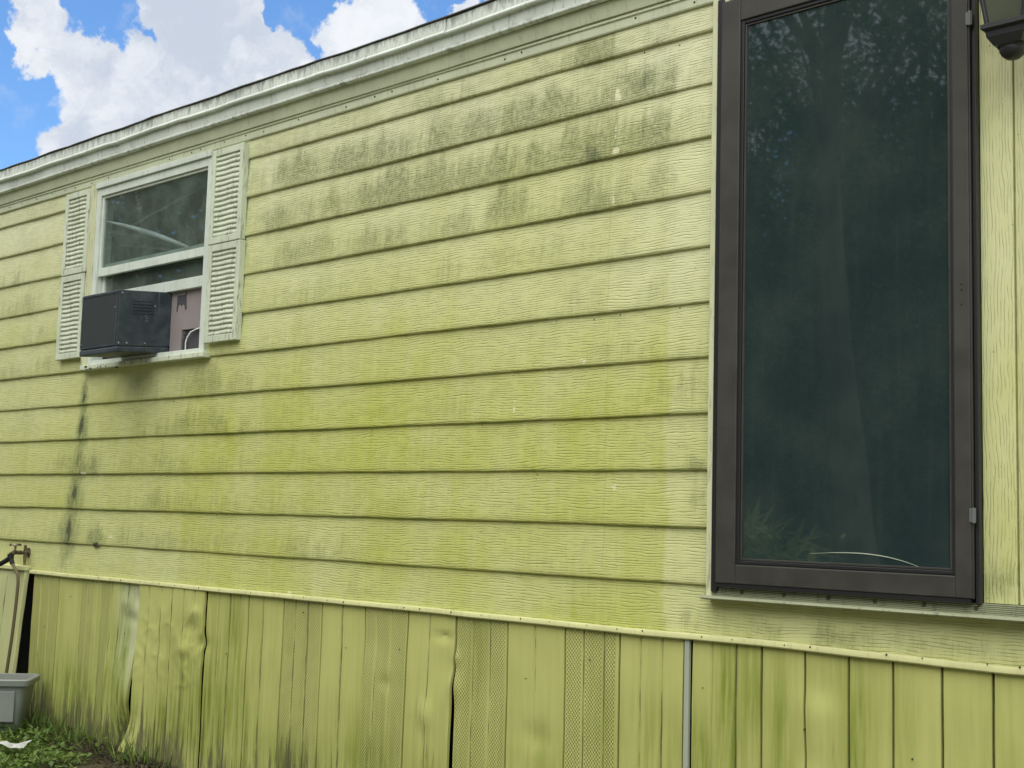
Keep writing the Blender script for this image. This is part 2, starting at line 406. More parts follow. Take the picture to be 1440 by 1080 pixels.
def unit(a): return a/(np.linalg.norm(a, axis=1)[:, None]+1e-9)
def weeds():
    pts = []
    def scat(n, x0, x1, y0, y1, cl):
        x = rng.uniform(x0, x1, n); y = rng.uniform(y0, y1, n)
        d = np.array([fb(a*2.2+5, c*2.2) for a, c in zip(x, y)])
        k = d > cl
        return x[k], y[k], d[k]
    X, Y, Dn = [], [], []
    for q in ((26000, -8.2, -5.55, -1.5, -.03, -.55), (12000, -5.6, 3.5, -2.2, -.25, -.1), (6000, -14, 4, -12, -3, .05)):
        a, c, d = scat(*q); X.append(a); Y.append(c); Dn.append(d)
    X = np.concatenate(X); Y = np.concatenate(Y); Dn = np.concatenate(Dn)
    # thin out towards the wall and towards the dry strip at the bent panels
    edge = np.clip((-Y - .03 - .16*np.clip((X+6.25)/.5, 0, 1))/.12, 0, 1)
    k = rng.random(len(X)) < edge*.95 + .03
    X, Y, Dn = X[k], Y[k], Dn[k]; n = len(X)
    gz = np.array([G(a, c) for a, c in zip(X, Y)]) + ZO
    hgt = np.clip(.03 + .06*(Dn+.4), .015, .10)*rng.uniform(.25, 1.1, n)
    base = np.stack([X, Y, gz + hgt*.8 - .004], 1)
    d = unit(np.stack([rng.normal(0, 1, n), rng.normal(0, 1, n), rng.normal(.35, .45, n)], 1))
    up = unit(np.stack([rng.normal(0, .3, n), rng.normal(0, .3, n), np.ones(n)], 1))
    far = (Y < -3)
    size = rng.uniform(.012, .034, n)*np.where(far, 2.2, 1); asp = np.where(rng.random(n) < .3, .18, .75)
    size = np.where(asp < .3, size*1.7, size)
    shade = np.clip(rng.normal(.42, .22, n) + .15*Dn, 0, 1)
    me = leaf_mesh('grass', base, d, up, size, asp, shade, M_weed)
    o = link('grass', me); tag(o, 'low green weeds and clover growing at the foot of the yellow skirting', 'weeds', kind='stuff')
    n = 900
    X = rng.uniform(-7.4, -5.2, n); Y = -np.abs(rng.normal(.05, .05, n)) - .02
    k = np.array([fb(a*5, 3.) for a in X]) > -.12; X, Y = X[k], Y[k]; n = len(X)
    gz = np.array([G(a, c) for a, c in zip(X, Y)]) + ZO
    me = leaf_mesh('long_grass', np.stack([X, Y, gz-.01], 1), unit(np.stack([rng.normal(0, .35, n), rng.normal(-.15, .3, n), np.ones(n)], 1)), unit(rng.normal(0, 1, (n, 3))), rng.uniform(.05, .16, n), np.full(n, .05), np.clip(rng.normal(.5, .3, n), 0, 1), M_weed)
    o = link('long_grass', me); tag(o, 'thin long grass blades standing against the skirting', 'grass', kind='stuff')
    # dry litter along the foot of the wall
    n = 5200
    X = rng.uniform(-7.5, -3, n); Y = -np.abs(rng.normal(.04, .09, n)) - .0; X = np.where(rng.random(n) < .5, rng.normal(-5.6, .35, n), X)
    gz = np.array([G(a, c) for a, c in zip(X, Y)]) + ZO
    base = np.stack([X, Y, gz + rng.uniform(.0, .03, n)], 1)
    d = unit(np.stack([rng.normal(0, 1, n), rng.normal(0, 1, n), rng.normal(.1, .35, n)], 1))
    me = leaf_mesh('dry_leaves', base, d, unit(np.stack([rng.normal(0, .4, n), rng.normal(0, .4, n), np.ones(n)], 1)), rng.uniform(.010, .034, n), np.where(rng.random(n) < .5, .1, .5), np.clip(rng.normal(.4, .3, n), 0, 1), M_litter)
    o = link('dry_leaves', me); tag(o, 'dry brown leaf litter along the foot of the bent skirting', 'leaf litter', kind='stuff')
weeds()

# ------------------------------------------------------------------ the mobile home
home = empty('mobile_home', (-2.75, 2.1, 0), 'long yellow mobile home with algae stained lap siding and white eave', 'mobile home')
X_L, X_R, DEP = -10.2, 4.2, 4.3
CR = .178
DOOR_L, DOOR_R = -2.349, -1.479
WIN_L, WIN_R, WIN_T, WIN_B = -6.20, -5.150, .055, -.868
SEAMS = [-7.66, -5.22, -2.78, 1.0]

# stains measured on the wall: (x, z, half width, half height, strength)
DIRT_SPOTS = [(-2.86,-.22,.075,.36,1.0),(-2.585,-.18,.05,.22,.85),(-3.8,-.11,.95,.06,.62),(-3.75,-.29,1.0,.055,.55),(-4.0,-.47,.9,.045,.42),(-3.2,-.63,.6,.04,.3),
(-4.55,-.07,.20,.07,.75),(-4.25,-.10,.22,.07,.55),(-3.95,-.09,.20,.08,.75),(-3.62,-.06,.16,.09,.8),(-3.3,-.09,.2,.07,.75),(-3.05,-.09,.16,.07,.6),
(-2.86,-.02,.085,.12,1.0),(-2.86,.04,.06,.05,.9),(-2.62,-.10,.085,.06,1.05),(-2.55,-.10,.05,.09,1.0),(-2.61,-.29,.085,.06,1.0),(-2.55,-.28,.03,.09,.9),(-2.87,-.25,.12,.11,.85),
(-4.62,-.28,.15,.07,.6),(-4.4,-.26,.25,.07,.7),(-4.1,-.25,.2,.06,.55),(-3.8,-.24,.2,.07,.75),(-3.55,-.25,.2,.06,.6),(-3.25,-.26,.2,.07,.65),(-3.05,-.27,.14,.06,.5),
(-4.5,-.45,.3,.06,.45),(-3.9,-.43,.3,.06,.45),(-3.3,-.42,.3,.07,.45),(-2.88,-.44,.1,.1,.6),(-2.74,-.44,.05,.09,.6),(-2.9,-.62,.1,.1,.4),
(-7.1,-.30,.12,.06,.6),(-6.9,-.48,.12,.06,.5),(-7.1,-.49,.1,.05,.5),(-6.8,-.65,.1,.05,.45),(-6.7,-.82,.1,.04,.35),(-7.1,-.84,.1,.04,.3),
(-6.05,-1.74,.08,.04,1.5),(-6.13,-1.71,.05,.06,.6),(-6.5,-1.72,.12,.04,.35),(-6.45,-1.37,.1,.05,.35),
(-5.6,-.80,.0,.0,0),(-5.55,-1.04,.25,.05,.4),(-5.2,-1.02,.2,.06,.7),(-4.95,-1.02,.15,.05,.45),(-5.5,-1.20,.25,.05,.6),(-5.3,-1.18,.12,.07,.75),(-5.0,-1.2,.2,.06,.65),
(-5.8,-1.38,.2,.04,.5),(-5.4,-1.38,.2,.05,.55),(-5.0,-1.38,.2,.05,.5),(-5.45,-1.56,.2,.05,.7),(-5.2,-1.56,.12,.05,.6),(-4.8,-1.56,.25,.05,.35),
(-5.8,-1.73,.2,.05,.55),(-5.4,-1.73,.3,.05,.6),(-5.0,-1.73,.25,.04,.5),(-4.4,-1.74,.3,.04,.3),
(-2.40,-1.41,.05,.022,1.2),(-2.50,-1.12,.12,.06,.55),(-2.42,-1.52,.02,.05,.6),(-2.425,-1.855,.022,.04,1.35),(-1.93,-1.905,.12,.025,.9),(-2.1,-1.9,.15,.03,.5),(-2.75,-1.0,.15,.05,.3),(-1.6,-1.90,.3,.02,.5)]
DRIP = [(-6.243, -1.02, 0.021, 0.06, 2.28), (-6.252, -1.17, 0.03, 0.09, 2.04), (-6.215, -1.19, 0.033, 0.07, 1.32), (-6.262, -1.33, 0.033, 0.09, 1.68), (-6.225, -1.4, 0.033, 0.05, 1.56), (-6.12, -1.39, 0.06, 0.05, 1.08), (-6.29, -1.53, 0.045, 0.11, 1.92), (-6.25, -1.55, 0.06, 0.08, 0.96), (-6.325, -1.72, 0.051, 0.11, 1.92), (-6.28, -1.7, 0.06, 0.08, 0.96), (-6.22, -1.05, 0.022, 0.05, 1.08)]
CLEAN = [(-2.755,-.105,.020,.05,.75),(-2.755,-.145,.022,.022,1.0),(-2.76,-.27,.014,.06,.75),(-2.755,-.335,.022,.016,1.0),(-2.765,-.47,.016,.06,.7),(-2.765,-.515,.018,.015,.8),(-2.77,-.66,.010,.05,.7),
(-2.75,-1.48,.03,.02,.9),(-3.2,-1.2,.015,.05,.8),(-2.88,-1.05,.03,.012,.9),(-3.0,-.57,.03,.02,.8),(-4.55,-.85,.02,.015,.9),(-5.9,-1.73,.04,.015,.9),(-6.2,-1.42,.04,.01,1.),(-4.45,-1.92,.03,.01,.9)]
def gauss(L, x, z):
    s = 0.
    for cx, cz, rx, rz, k in L:
        if rx == 0 or k == 0: continue
        a = (x-cx)/rx; b_ = (z-cz)/rz
        q = a*a + b_*b_
        if q < 6: s = max(s, k*math.exp(-q*.7))
    return s

def siding_attrs(me, off, k):
    co = np.empty(len(me.vertices)*3, np.float32); me.vertices.foreach_get('co', co); co = co.reshape(-1, 3)
    al, di, cl = [], [], []
    for x, y, z in co:
        x += off[0]; z += off[2] - ZO
        down = sm(.05, -1.25, z)  # algae thickens downward; the paler top also paints in sky haze
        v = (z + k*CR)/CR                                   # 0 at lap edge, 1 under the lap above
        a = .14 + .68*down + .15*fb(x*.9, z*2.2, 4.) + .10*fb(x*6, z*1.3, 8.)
        if x > -2.53 + .03*fb(z*6, k*3.1): a *= .62
        if x < -5.3: a *= .8
        a += .10*(1-v) + .07*math.sin(sum(1 for q in SEAMS if q < x)*37.1 + k*11.3) - (.10 if x > -2.78 and k < 6 else 0)
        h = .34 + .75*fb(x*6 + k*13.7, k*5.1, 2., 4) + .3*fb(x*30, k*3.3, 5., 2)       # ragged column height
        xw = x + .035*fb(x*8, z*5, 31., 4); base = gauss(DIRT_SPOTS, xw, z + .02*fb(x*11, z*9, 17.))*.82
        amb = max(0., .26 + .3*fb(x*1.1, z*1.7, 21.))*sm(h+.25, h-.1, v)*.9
        teeth = .42 + .6*sm(h+.6, h-.15, v)
        row = {0: .12, 1: .62, 2: .58, 3: .40, 4: .22, 5: .12}.get(k, 0.)
        band = row*sm(-4.9, -4.55, x)*sm(-2.46, -2.56, x + .02*fb(z*9, k*2.))*(.62 + .75*fb(x*1.7, k*4.4, 6., 3))*sm(1.0 + .25*fb(x*14, k*1.7), .25, v)
        drip = max(0., band) + 1.35*gauss(DRIP, x + .012*fb(x*9, z*7, 3.), z)*(.85+.4*fb(x*40, z*9, 2.))
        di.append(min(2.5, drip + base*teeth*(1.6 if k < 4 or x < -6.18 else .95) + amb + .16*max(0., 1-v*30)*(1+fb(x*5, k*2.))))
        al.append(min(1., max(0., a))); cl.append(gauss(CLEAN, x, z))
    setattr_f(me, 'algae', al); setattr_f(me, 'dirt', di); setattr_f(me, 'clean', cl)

def siding_board(k, x0, x1, top=None):
    zb = -k*CR if k <= 10 else -1.945
    zt = top if top is not None else (zb + CR + .014)
    H = zt - zb
    if x1 < -7.7 or x0 > -1.0: xs = np.linspace(x0, x1, max(3, int((x1-x0)/.25)))
    else: xs = np.linspace(x0, x1, max(4, int((x1-x0)/.016)))
    # the lap edge is 13 mm proud of the board below it
    tp = .0045 if k == 0 else .0128
    prof = [(.0165, zb+.0015), (.006, zb), (.0028, zb+.0012), (.0008, zb+.0038), (0., zb+.008)] + [(tp*q, zb + .008 + (H-.008)*q) for q in (.08, .2, .35, .5, .65, .8, .93, 1.)]
    def fn(x, y, z):
        wv = .0022*fb(x*1.1, k*7.3) + .0010*fb(x*5, k*3.7)
        bow = .0028*fb(x*1.4, k*2.9 + z*2)
        e = 0.
        for s_ in SEAMS:
            q = abs(x-s_)
            if q < .05: e -= .0012*(1-q/.05)               # edges of the sheets lift a little at the joint
        c_ = -.0035*math.exp(-((x+3.19)/.012)**2) if 6 <= k <= 9 else 0.
        q = (z-zb)/H
        return (x, y + bow + (e + c_)*(1-q) , z + wv*(1-q))
    mb = MB().prism(prof, xs, fn=fn)
    # closed ends
    o = mb.build('siding_board', M_siding, home, smooth=True)
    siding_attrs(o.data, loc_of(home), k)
    return o
for k in range(0, 12):
    cuts = [(X_L, X_R)]
    if k <= 10:
        cuts = [(X_L, DOOR_L), (-1.0, X_R)] if False else [(X_L, DOOR_L)]
    if k <= 4: cuts = [(X_L, WIN_L+.02), (WIN_R-.02, DOOR_L)]
    if k == 5: cuts = [(X_L, DOOR_L)]
    for a, b_ in cuts:
        ed = [a] + [s_ for s_ in SEAMS if a+.08 < s_ < b_-.08] + [b_]
        for p0, p1 in zip(ed, ed[1:]):
            q0 = p0 + (.0002 if p0 in SEAMS else 0); q1 = p1 - (.0002 if p1 in SEAMS else 0)
            top = .10 if k == 0 else None
            if k == 5 and p0 < WIN_R and p1 > WIN_L: top = WIN_B - .004
            if k == 5 and p0 < WIN_L - .1 and p1 > WIN_R:
                siding_board(k, q0, WIN_L+.02); siding_board(k, WIN_L+.0212, WIN_R-.0212, WIN_B-.004); siding_board(k, WIN_R-.02, q1); continue
            if k == 5 and p1 <= SEAMS[1]+.01 and p0 < WIN_L:
                siding_board(k, q0, WIN_L+.02); siding_board(k, WIN_L+.0212, q1, WIN_B-.004); continue
            if k == 5 and p0 >= SEAMS[1]-.01 and p0 < WIN_R-.03:
                siding_board(k, q0, WIN_R-.0212, WIN_B-.004); siding_board(k, WIN_R-.02, q1); continue
            siding_board(k, q0, q1, top)

# sheathing and body behind the boards
mb = MB()
for a, b_, z0, z1 in ((X_L+.02, WIN_L+.01, -1.95, .30), (WIN_R-.01, DOOR_L, -1.95, .30), (WIN_L+.01, WIN_R-.01, -1.95, WIN_B+.005), (WIN_L+.01, WIN_R-.01, WIN_T-.005, .30), (DOOR_L, X_R-.02, -1.95, .30)):
    mb.box(a, b_, .022, .10, z0, z1)
mb.build('wall_sheathing', M_inroom, home)
MB().box(X_L, X_L+.08, .101, DEP, -1.95, .30).build('end_wall', M_siding, home)
MB().box(X_R-.08, X_R, .101, DEP, -1.95, .30).build('end_wall', M_siding, home)
MB().box(X_L, X_R, DEP+.001, DEP+.08, -1.95, .30).build('rear_wall', M_siding, home)
MB().box(X_L+.09, X_R-.09, .102, DEP-.002, -1.94, -1.85).build('floor_deck', M_dark, home)
MB().box(X_L+.09, X_R-.09, .102, DEP-.002, .20, .29).build('room_ceiling', M_inroom, home)
MB().box(-4.2, -4.1, .102, DEP-.002, -1.84, .19).build('room_partition', M_inroom, home)
# underside closed by skirting on the other three sides
mb = MB()
mb.box(X_L, X_L+.02, .05, DEP, -2.78, -1.951).box(X_R-.02, X_R, .05, DEP, -2.78, -1.951).box(X_L, X_R, DEP+.001, DEP+.021, -2.78, -1.951)
mb.build('rear_skirting', M_dark, home)
# roof
mb = MB()
def roofz(x, z): return z + .006*fb(x*.6, 3.3) + .0035*fb(x*4, 9.1)
mb.prism([(-.068, .317), (-.068, .3205), (DEP/2, .331+.36), (DEP+.19, .331), (DEP+.19, .322), (DEP/2, .322+.35)], np.linspace(X_L-.1, X_R+.1, 160), closed=True, fn=lambda x, y, z: (x, y + (.004*fb(x*6, 1.) if y < 0 else 0), roofz(x, z) if y < 0 else z))
mb.build('roof', M_roof, home)
# metal drip edge in short overlapping lengths, then the long fascia, soffit and frieze below
jx = [X_L-.08] + [-3.555 - 1.19*i for i in range(5, -1, -1)] + [-3.555 + 1.19*i for i in range(1, 7)] + [X_R+.08]
for i, (a, b_) in enumerate(zip(jx, jx[1:])):
    dy = -.0012*(i % 2); tilt = random.uniform(-.0028, .0028)
    prof = [(-.035, .315), (-.060, .314), (-.061, .300), (-.0615, .268), (-.067, .262), (-.0695, .256), (-.067, .2505), (-.055, .249), (-.035, .249)]
    mb = MB().prism([(y+dy, z+tilt) for y, z in prof], np.linspace(a+.002, b_-.002, 12), closed=True, fn=lambda x, y, z: (x, y+.002*fb(x*1.5, 5.), roofz(x, z)))
    mb.build('drip_edge', M_fascia, home, smooth=True)
prof = [(-.03, .2485), (-.0505, .2485), (-.0475, .22), (-.046, .204), (-.052, .199), (-.052, .192), (-.046, .187), (-.03, .187)]
MB().prism(prof, np.linspace(X_L-.05, X_R+.05, 120), closed=True, fn=lambda x, y, z: (x, y+.002*fb(x*.9, 2.), z+.004*fb(x*.6, 3.3))).build('fascia', M_fascia, home, smooth=True)
MB().prism([(-.020, .186), (-.030, .186), (-.018, .135), (-.0063, .133), (-.0063, .186)], np.linspace(X_L-.02, X_R+.02, 60), closed=True, fn=lambda x, y, z: (x, y, z+.003*fb(x*.6, 3.3))).build('soffit', M_frieze, home)
MB().prism([(.021, .183), (-.0060, .183), (-.0060, .092), (-.0035, .088), (.021, .088)], np.linspace(X_L, X_R, 80), closed=True, fn=lambda x, y, z: (x, y+.001*fb(x*2, 7.), z+.002*fb(x*1.3, 1.3) if z < .12 else z)).build('frieze_board', M_frieze, home)
MB().prism([(-.0062, .1325), (-.0115, .1325), (-.0115, .124), (-.0062, .122)], np.linspace(X_L, X_R, 40), closed=True, fn=lambda x, y, z: (x, y, z+.002*fb(x*.8, 2.3))).build('soffit_rail', M_frieze, home)
# nail heads
mb = MB()
for i in range(44):
    x = -7.6 + i*.148 + random.uniform(-.05, .05); z = random.choice((.105, .108, .112, .16))
    y = -.0065 if z < .13 else -.05
    if z < .13: mb.tube([(x, y+.002, z), (x, y-.002, z)], .0034, 8)
for k in range(0, 11):
    for i in range(30):
        x = -7.4 + i*.205 + random.uniform(-.09, .09)
        if x > DOOR_L-.03 or (WIN_L-.3 < x < WIN_R+.3 and k < 6): continue
        if random.random() < .35: continue
        z = -k*CR - .008 - random.random()*.012
        mb.tube([(x, .020, z), (x, .0110, z)], random.uniform(.0012, .0028), 6)
o = mb.build('nails', M_nail, home); o['kind'] = 'stuff'

# ------------------------------------------------------------------ window
win = MB()
def frame(mb, x0, x1, z0, z1, wl, wr, wb, wt, y0, y1, bev=.002):
    mb.box(x0, x0+wl, y0, y1, z0, z1, bev); mb.box(x1-wr, x1, y0, y1, z0, z1, bev)
    mb.box(x0+wl, x1-wr, y0+.001, y1-.001, z0, z0+wb, bev); mb.box(x0+wl, x1-wr, y0+.001, y1-.001, z1-wt, z1, bev)
    return mb
W = frame(win, WIN_L, WIN_R, WIN_B, WIN_T, .040, .040, .022, .040, -.016, .06).build('window', M_vinyl, home)
MB().box(-6.262, WIN_L-.001, -.019, .02, -.885, .082, .003).build('window_casing', M_cream, home)
MB().box(-6.2, -5.162, -.026, .02, WIN_T+.001, .0845, .003).build('window_header', M_vinyl, home)
MB().box(-6.235, -5.125, -.036, .02, -.893, WIN_B-.001, .003).build('window_sill', M_shutter, home)
GX0, GX1 = WIN_L+.041, WIN_R-.041
frame(MB(), GX0, GX1, -.408, WIN_T-.041, .016, .012, .042, .012, -.006, .018, .0015).build('upper_sash', M_vinyl, W)
MB().box(GX0+.014, GX1-.010, .004, .008, -.368, .004).build('pane', M_glass, W)
frame(MB(), GX0, GX1, -.545, -.34, .022, .018, .052, .03, .020, .045, .0015).build('lower_sash', M_vinyl, W)
MB().box(GX0+.02, GX1-.016, .030, .034, -.495, -.37).build('pane', M_glass, W)
# caulk crumbs along the sill's lower left corner
mb = MB()
for i in range(9):
    x = -6.19 + random.random()**2*.35; z = -.892 + random.uniform(-.012, .012)
    s_ = random.uniform(.003, .009); mb.box(x, x+s_*2, -.038, -.026, z, z+s_)
o = mb.build('sill_crumbs', M_nail, W); o['kind'] = 'stuff'

# shutters: each two moulded louvred halves
def louver_mesh(wd):
    mb = MB(); n = 8
    prof = [(-.004, -.011), (-.0105, -.0085), (-.0125, -.0045), (-.009, .003), (-.0045, .011)]
    mb.prism(prof, np.linspace(-wd/2, wd/2, n), fn=lambda x, y, z: (x, y+.0012*fb(x*30, z*90, 1), z + .0012*math.sin(x*45)))
    bmesh.ops.recalc_face_normals(mb.bm, faces=mb.bm.faces)
    me = bpy.data.meshes.new('louver'); mb.bm.to_mesh(me); mb.bm.free(); me.materials.append(M_shutter)
    me.polygons.foreach_set('use_smooth', [True]*len(me.polygons)); return me
LV = louver_mesh(.190)
def shutter(x0, x1, halves):
    for i, (z0, z1, dx) in enumerate(halves):
        mb = MB(); a, b_ = x0+dx, x1+dx
        frame(mb, a, b_, z0, z1, .029, .029, .032, .032, -.028, .005, .003)
        mb.box(a+.03, b_-.03, -.012, .0, z0+.02, z1-.02)
        sh = mb.build('shutter', M_shutter, home)
        n = int((z1-z0-.064)/.0225)
        for j in range(n):
            z = z0 + .032 + (j+.5)*(z1-z0-.064)/n
            o = link('louver', LV, sh, None, Vector(((a+b_)/2, -.012, z+ZO)) - loc_of(home))
            o.rotation_euler = (random.uniform(-.12, .12), random.uniform(-.014, .014), 0)
            o.scale.z = (z1-z0-.064)/n/.0225
shutter(-6.512, -6.264, [(-.372, .072, .003), (-.822, -.377, -.002)])
shutter(-5.142, -4.893, [(-.372, .074, .0), (-.830, -.376, .006)])

# things inside and in the window
cur = empty('curtain', (-5.65, .12, ZO-.4), 'grey sheet sagging behind the upper window pane with a bright white hem', 'curtain')
M_drape, t, b = material('grey_drape', .45, .5)
p = t.pos(); t.put(b.inputs['Base Color'], t.mix(t.ss(t.noise(t.v('MULTIPLY', p, (3, 3, 22)), 1., 3), .4, .62), (.10, .11, .11), (.30, .32, .32)))
M_hem, _, _ = material('white_hem', .35, .5, (.88, .9, .9))
hem = lambda s_: (-6.14 + .80*s_, .018 + .02*s_, -.115 - .20*s_ - .045*s_*s_)
mb = MB()
rows = []
for i in range(25):
    s_ = i/24; x, y, z = hem(s_)
    rows.append([mb.bm.verts.new((x, y + .012 + .05*q + .018*math.sin(q*9+s_*3), z - .12*q*(1-.8*s_) - .002)) for q in np.linspace(0, 1, 14)])
for a, b_ in zip(rows, rows[1:]):
    for i in range(13): mb.bm.faces.new((a[i], a[i+1], b_[i+1], b_[i]))
mb.build('drape', M_drape, cur, smooth=True)
MB().tube([hem(i/24) for i in range(25)], [.004+.009*math.sin(math.pi*i/24) for i in range(25)], 8).build('white_edge', M_hem, cur, smooth=True)
MB().tube([(-6.14+.04*i, .085, -.165+.0055*i*1.25+.002*math.sin(i)) for i in range(24)], .006, 8).build('rod', M_drape, cur, smooth=True)

# air conditioner
M_ac, t, b = material('black_enamel', .5, .5)
p = t.pos(); n = t.noise(p, 14, 4, .6)
c = t.mix(t.ss(n, .35, .7), (.026, .037, .045), (.054, .070, .076))
c = t.mix(t.m('MULTIPLY', t.ss(t.noise(t.v('MULTIPLY', p, (40, 40, 5)), 1., 3), .66, .74), .25), c, (.22, .23, .21))
t.put(b.inputs['Base Color'], c); t.put(b.inputs['Roughness'], t.ss(n, .3, .7, .42, .6))
M_fin, _, _ = material('condenser_metal', .4, .5, (.10, .11, .11), .35)
ac = empty('air_conditioner', (-5.64, -.13, ZO-.83), 'black window air conditioner jutting out under the raised sash', 'air conditioner')
AX0, AX1, AY = -5.868, -5.535, -.238
tilt = Matrix.Translation((0, 0, 0)) 
def ty(x, y, z): return (x, y, z + .095*y*1.0)
mb = MB().box(AX0, AX1, AY, .05, -.815, -.548, .004)
for v in mb.bm.verts: v.co = Vector(ty(*v.co))
mb.build('cabinet', M_ac, ac)
mb = MB().box(AX0-.003, AX1+.003, AY-.004, .045, -.846, -.8155, .008)
for v in mb.bm.verts: v.co = Vector(ty(*v.co))
mb.build('base_pan', M_ac, ac)
# rear condenser grille: recessed field, rim and fine bars
def acm(mb):
    for v in mb.bm.verts: v.co = Vector(ty(*v.co))
    return mb
acm(frame(MB(), AX0+.004, AX1-.004, -.812, -.552, .010, .010, .010, .010, AY-.005, AY-.0004, .0012)).build('rear_rim', M_ac, ac)
mb = MB()
for i in range(44): 
    x = AX0+.017 + i*(AX1-AX0-.034)/43; mb.box(x-.0012, x+.0012, AY-.003, AY-.0004, -.80, -.565)
o = acm(mb).build('condenser_fins', M_fin, ac); o['kind'] = 'stuff'
for i, z in enumerate((-.60, -.615, -.63, -.645, -.66)):
    acm(MB().box(AX1-.0005, AX1+.0012, -.16, -.05, z-.001, z+.001)).build('side_louver', M_black, ac)
for y, z in ((-.228, -.80), (-.185, -.80), (-.09, -.80), (-.045, -.62), (-.222, -.562)):
    acm(MB().tube([(AX1-.001, y, z), (AX1+.003, y, z)], .0042, 10)).build('screw', M_screw, ac)
for x, z in ((AX0+.012, -.79), (AX1-.02, -.63)):
    acm(MB().tube([(x, AY, z), (x, AY-.008, z)], .0040, 10)).build('screw', M_screw, ac)
mb = MB().box(AX1+.0006, AX1+.0010, -.098, -.078, -.70, -.655); acm(mb)
M_sticker, t, b = material('faded_sticker', .5, .3)
p = t.pos(); t.put(b.inputs['Base Color'], t.mix(t.ss(t.noise(p, 150, 2), .47, .55), (.02, .023, .026), (.11, .12, .12)))
mb.build('sticker', M_sticker, ac)

# filler panel beside the air conditioner
M_fill, t, b = material('mauve_foam_board', .75, .2)
p = t.pos(); t.put(b.inputs['Base Color'], t.mix(t.noise(p, 8, 4, .6), (.235, .205, .20), (.285, .25, .245)))
fil = empty('filler_panel', (-5.34, .06, ZO-.85), 'mauve foam board filling the gap between air conditioner and window frame', 'panel')
FX0, FX1, FZ0, FZ1 = -5.534, -5.19, -.846, -.54
hx0, hx1, hz0, hz1 = -5.435, -5.28, -.838, -.735
mb = MB()
mb.box(FX0, hx0, .046, .058, FZ0, FZ1).box(hx1, FX1, .046, .058, FZ0, FZ1).box(hx0, hx1, .046, .058, hz1, FZ1).box(hx0, hx1, .046, .058, FZ0, hz0)
mb.build('board', M_fill, fil)
M_hole, _, _ = material('grey_void', .8, .2, (.07, .068, .075))
MB().box(hx0-.01, hx1+.01, .0585, .075, hz0-.008, hz1+.01).build('backing', M_hole, fil)
tear = [(-5.435, -.565), (-5.437, -.64), (-5.430, -.646), (-5.424, -.612), (-5.41, -.608), (-5.395, -.618), (-5.383, -.607), (-5.372, -.616), (-5.362, -.64), (-5.352, -.634), (-5.360, -.545), (-5.366, -.567)]
MB().poly([(x-.05, .0457, z) for x, z in tear], (0, -.0016, 0)).build('torn_tape', M_hole, fil)
MB().tube([(-5.40, .05, -.84), (-5.39, .042, -.80), (-5.375, .040, -.775), (-5.35, .041, -.752), (-5.315, .044, -.742), (-5.28, .05, -.735)], .003, 8).build('cable', M_hem, fil, smooth=True)
MB().tube([(-5.415, .045, -.838), (-5.412, .042, -.79), (-5.402, .044, -.76), (-5.408, .045, -.745)], .004, 8).build('cable', M_sticker, fil, smooth=True)
o = MB().box(GX0+.001, AX0-.004, .047, .057, -.845, -.50).build('side_curtain', M_dark, None)
tag(o, 'dark accordion flap closing the gap left of the air conditioner', 'flap')

# ------------------------------------------------------------------ storm door
DZ0, DZ1 = -1.775, .075
mb = MB()
mb.box(DOOR_L+.001, DOOR_L+.022, -.026, .02, -1.812, .088, .002)
JL = mb.build('door_casing', M_cream, home)
mb = MB().box(DOOR_L+.023, DOOR_L+.044, -.031, .02, -1.795, DZ1, .002)
mb.box(DOOR_R-.013, DOOR_R-.001, -.030, .02, -1.782, DZ1, .002)
mb.build('door_jamb', M_bead, home)
mb = MB()
for i in range(24):
    x = DOOR_L+.024 + i*.0345; h = random.uniform(.004, .017)
    mb.box(x, x+.035, -.020-random.random()*.003, .0, .074-h, .0875, .001)
mb.build('peeling_header', M_cream, home)
SX0, SX1, SZ0, SZ1 = DOOR_L+.046, DOOR_R-.018, -1.768, .058
mb = MB()
frame(mb, SX0, SX1, SZ0, SZ1, .070, .046, .058, .075, -.042, -.008, .003)
door = mb.build('storm_door', M_bronze, home)
frame(MB(), SX0+.071, SX1-.047, SZ0+.059, SZ1-.076, .011, .009, .011, .011, -.037, -.012, .002).build('glazing_bead', M_bead, door)
frame(MB(), SX0+.083, SX1-.057, SZ0+.071, SZ1-.088, .006, .006, .006, .006, -.033, -.014, .001).build('inner_bead', M_bronze, door)
MB().box(SX0+.084, SX1-.058, -.027, -.021, SZ0+.072, SZ1-.089).build('pane', M_dglass, door)
MB().box(SX1+.0005, SX1+.0042, -.040, -.0305, SZ0, SZ1, .001).build('hinge_rail', M_bronze, door)
for z in (-.195, -1.55):
    MB().box(SX1-.004, SX1+.014, -.046, -.0425, z-.018, z+.018, .001).tube([(SX1+.008, -.045, z-.02), (SX1+.008, -.045, z+.02)], .005, 10).build('hinge', M_hinge, door)
MB().box(SX0+.004, SX1-.004, -.0395, -.010, SZ0-.012, SZ0-.001).build('bottom_sweep', M_black, door)
mb = MB()
for z in (-.93, -.945, -.985): mb.tube([(SX1-.022, -.0415, z), (SX1-.022, -.0428, z)], .0026, 8)
o = mb.build('screw_holes', M_black, door); o['kind'] = 'stuff'
# pale shallow arc on the glass
pts = []
for i in range(22):
    s_ = i/21; pts.append((-1.985 + .365*s_, -.0275, -1.668 + .012*math.sin(s_*2.2) - .045*s_**3))
mb = MB().tube(pts, [.0004+.0012*math.sin(math.pi*min(1, s_/21))**1.5 for s_ in range(22)], 6)
mb.build('pale_arc', M_strip, door)
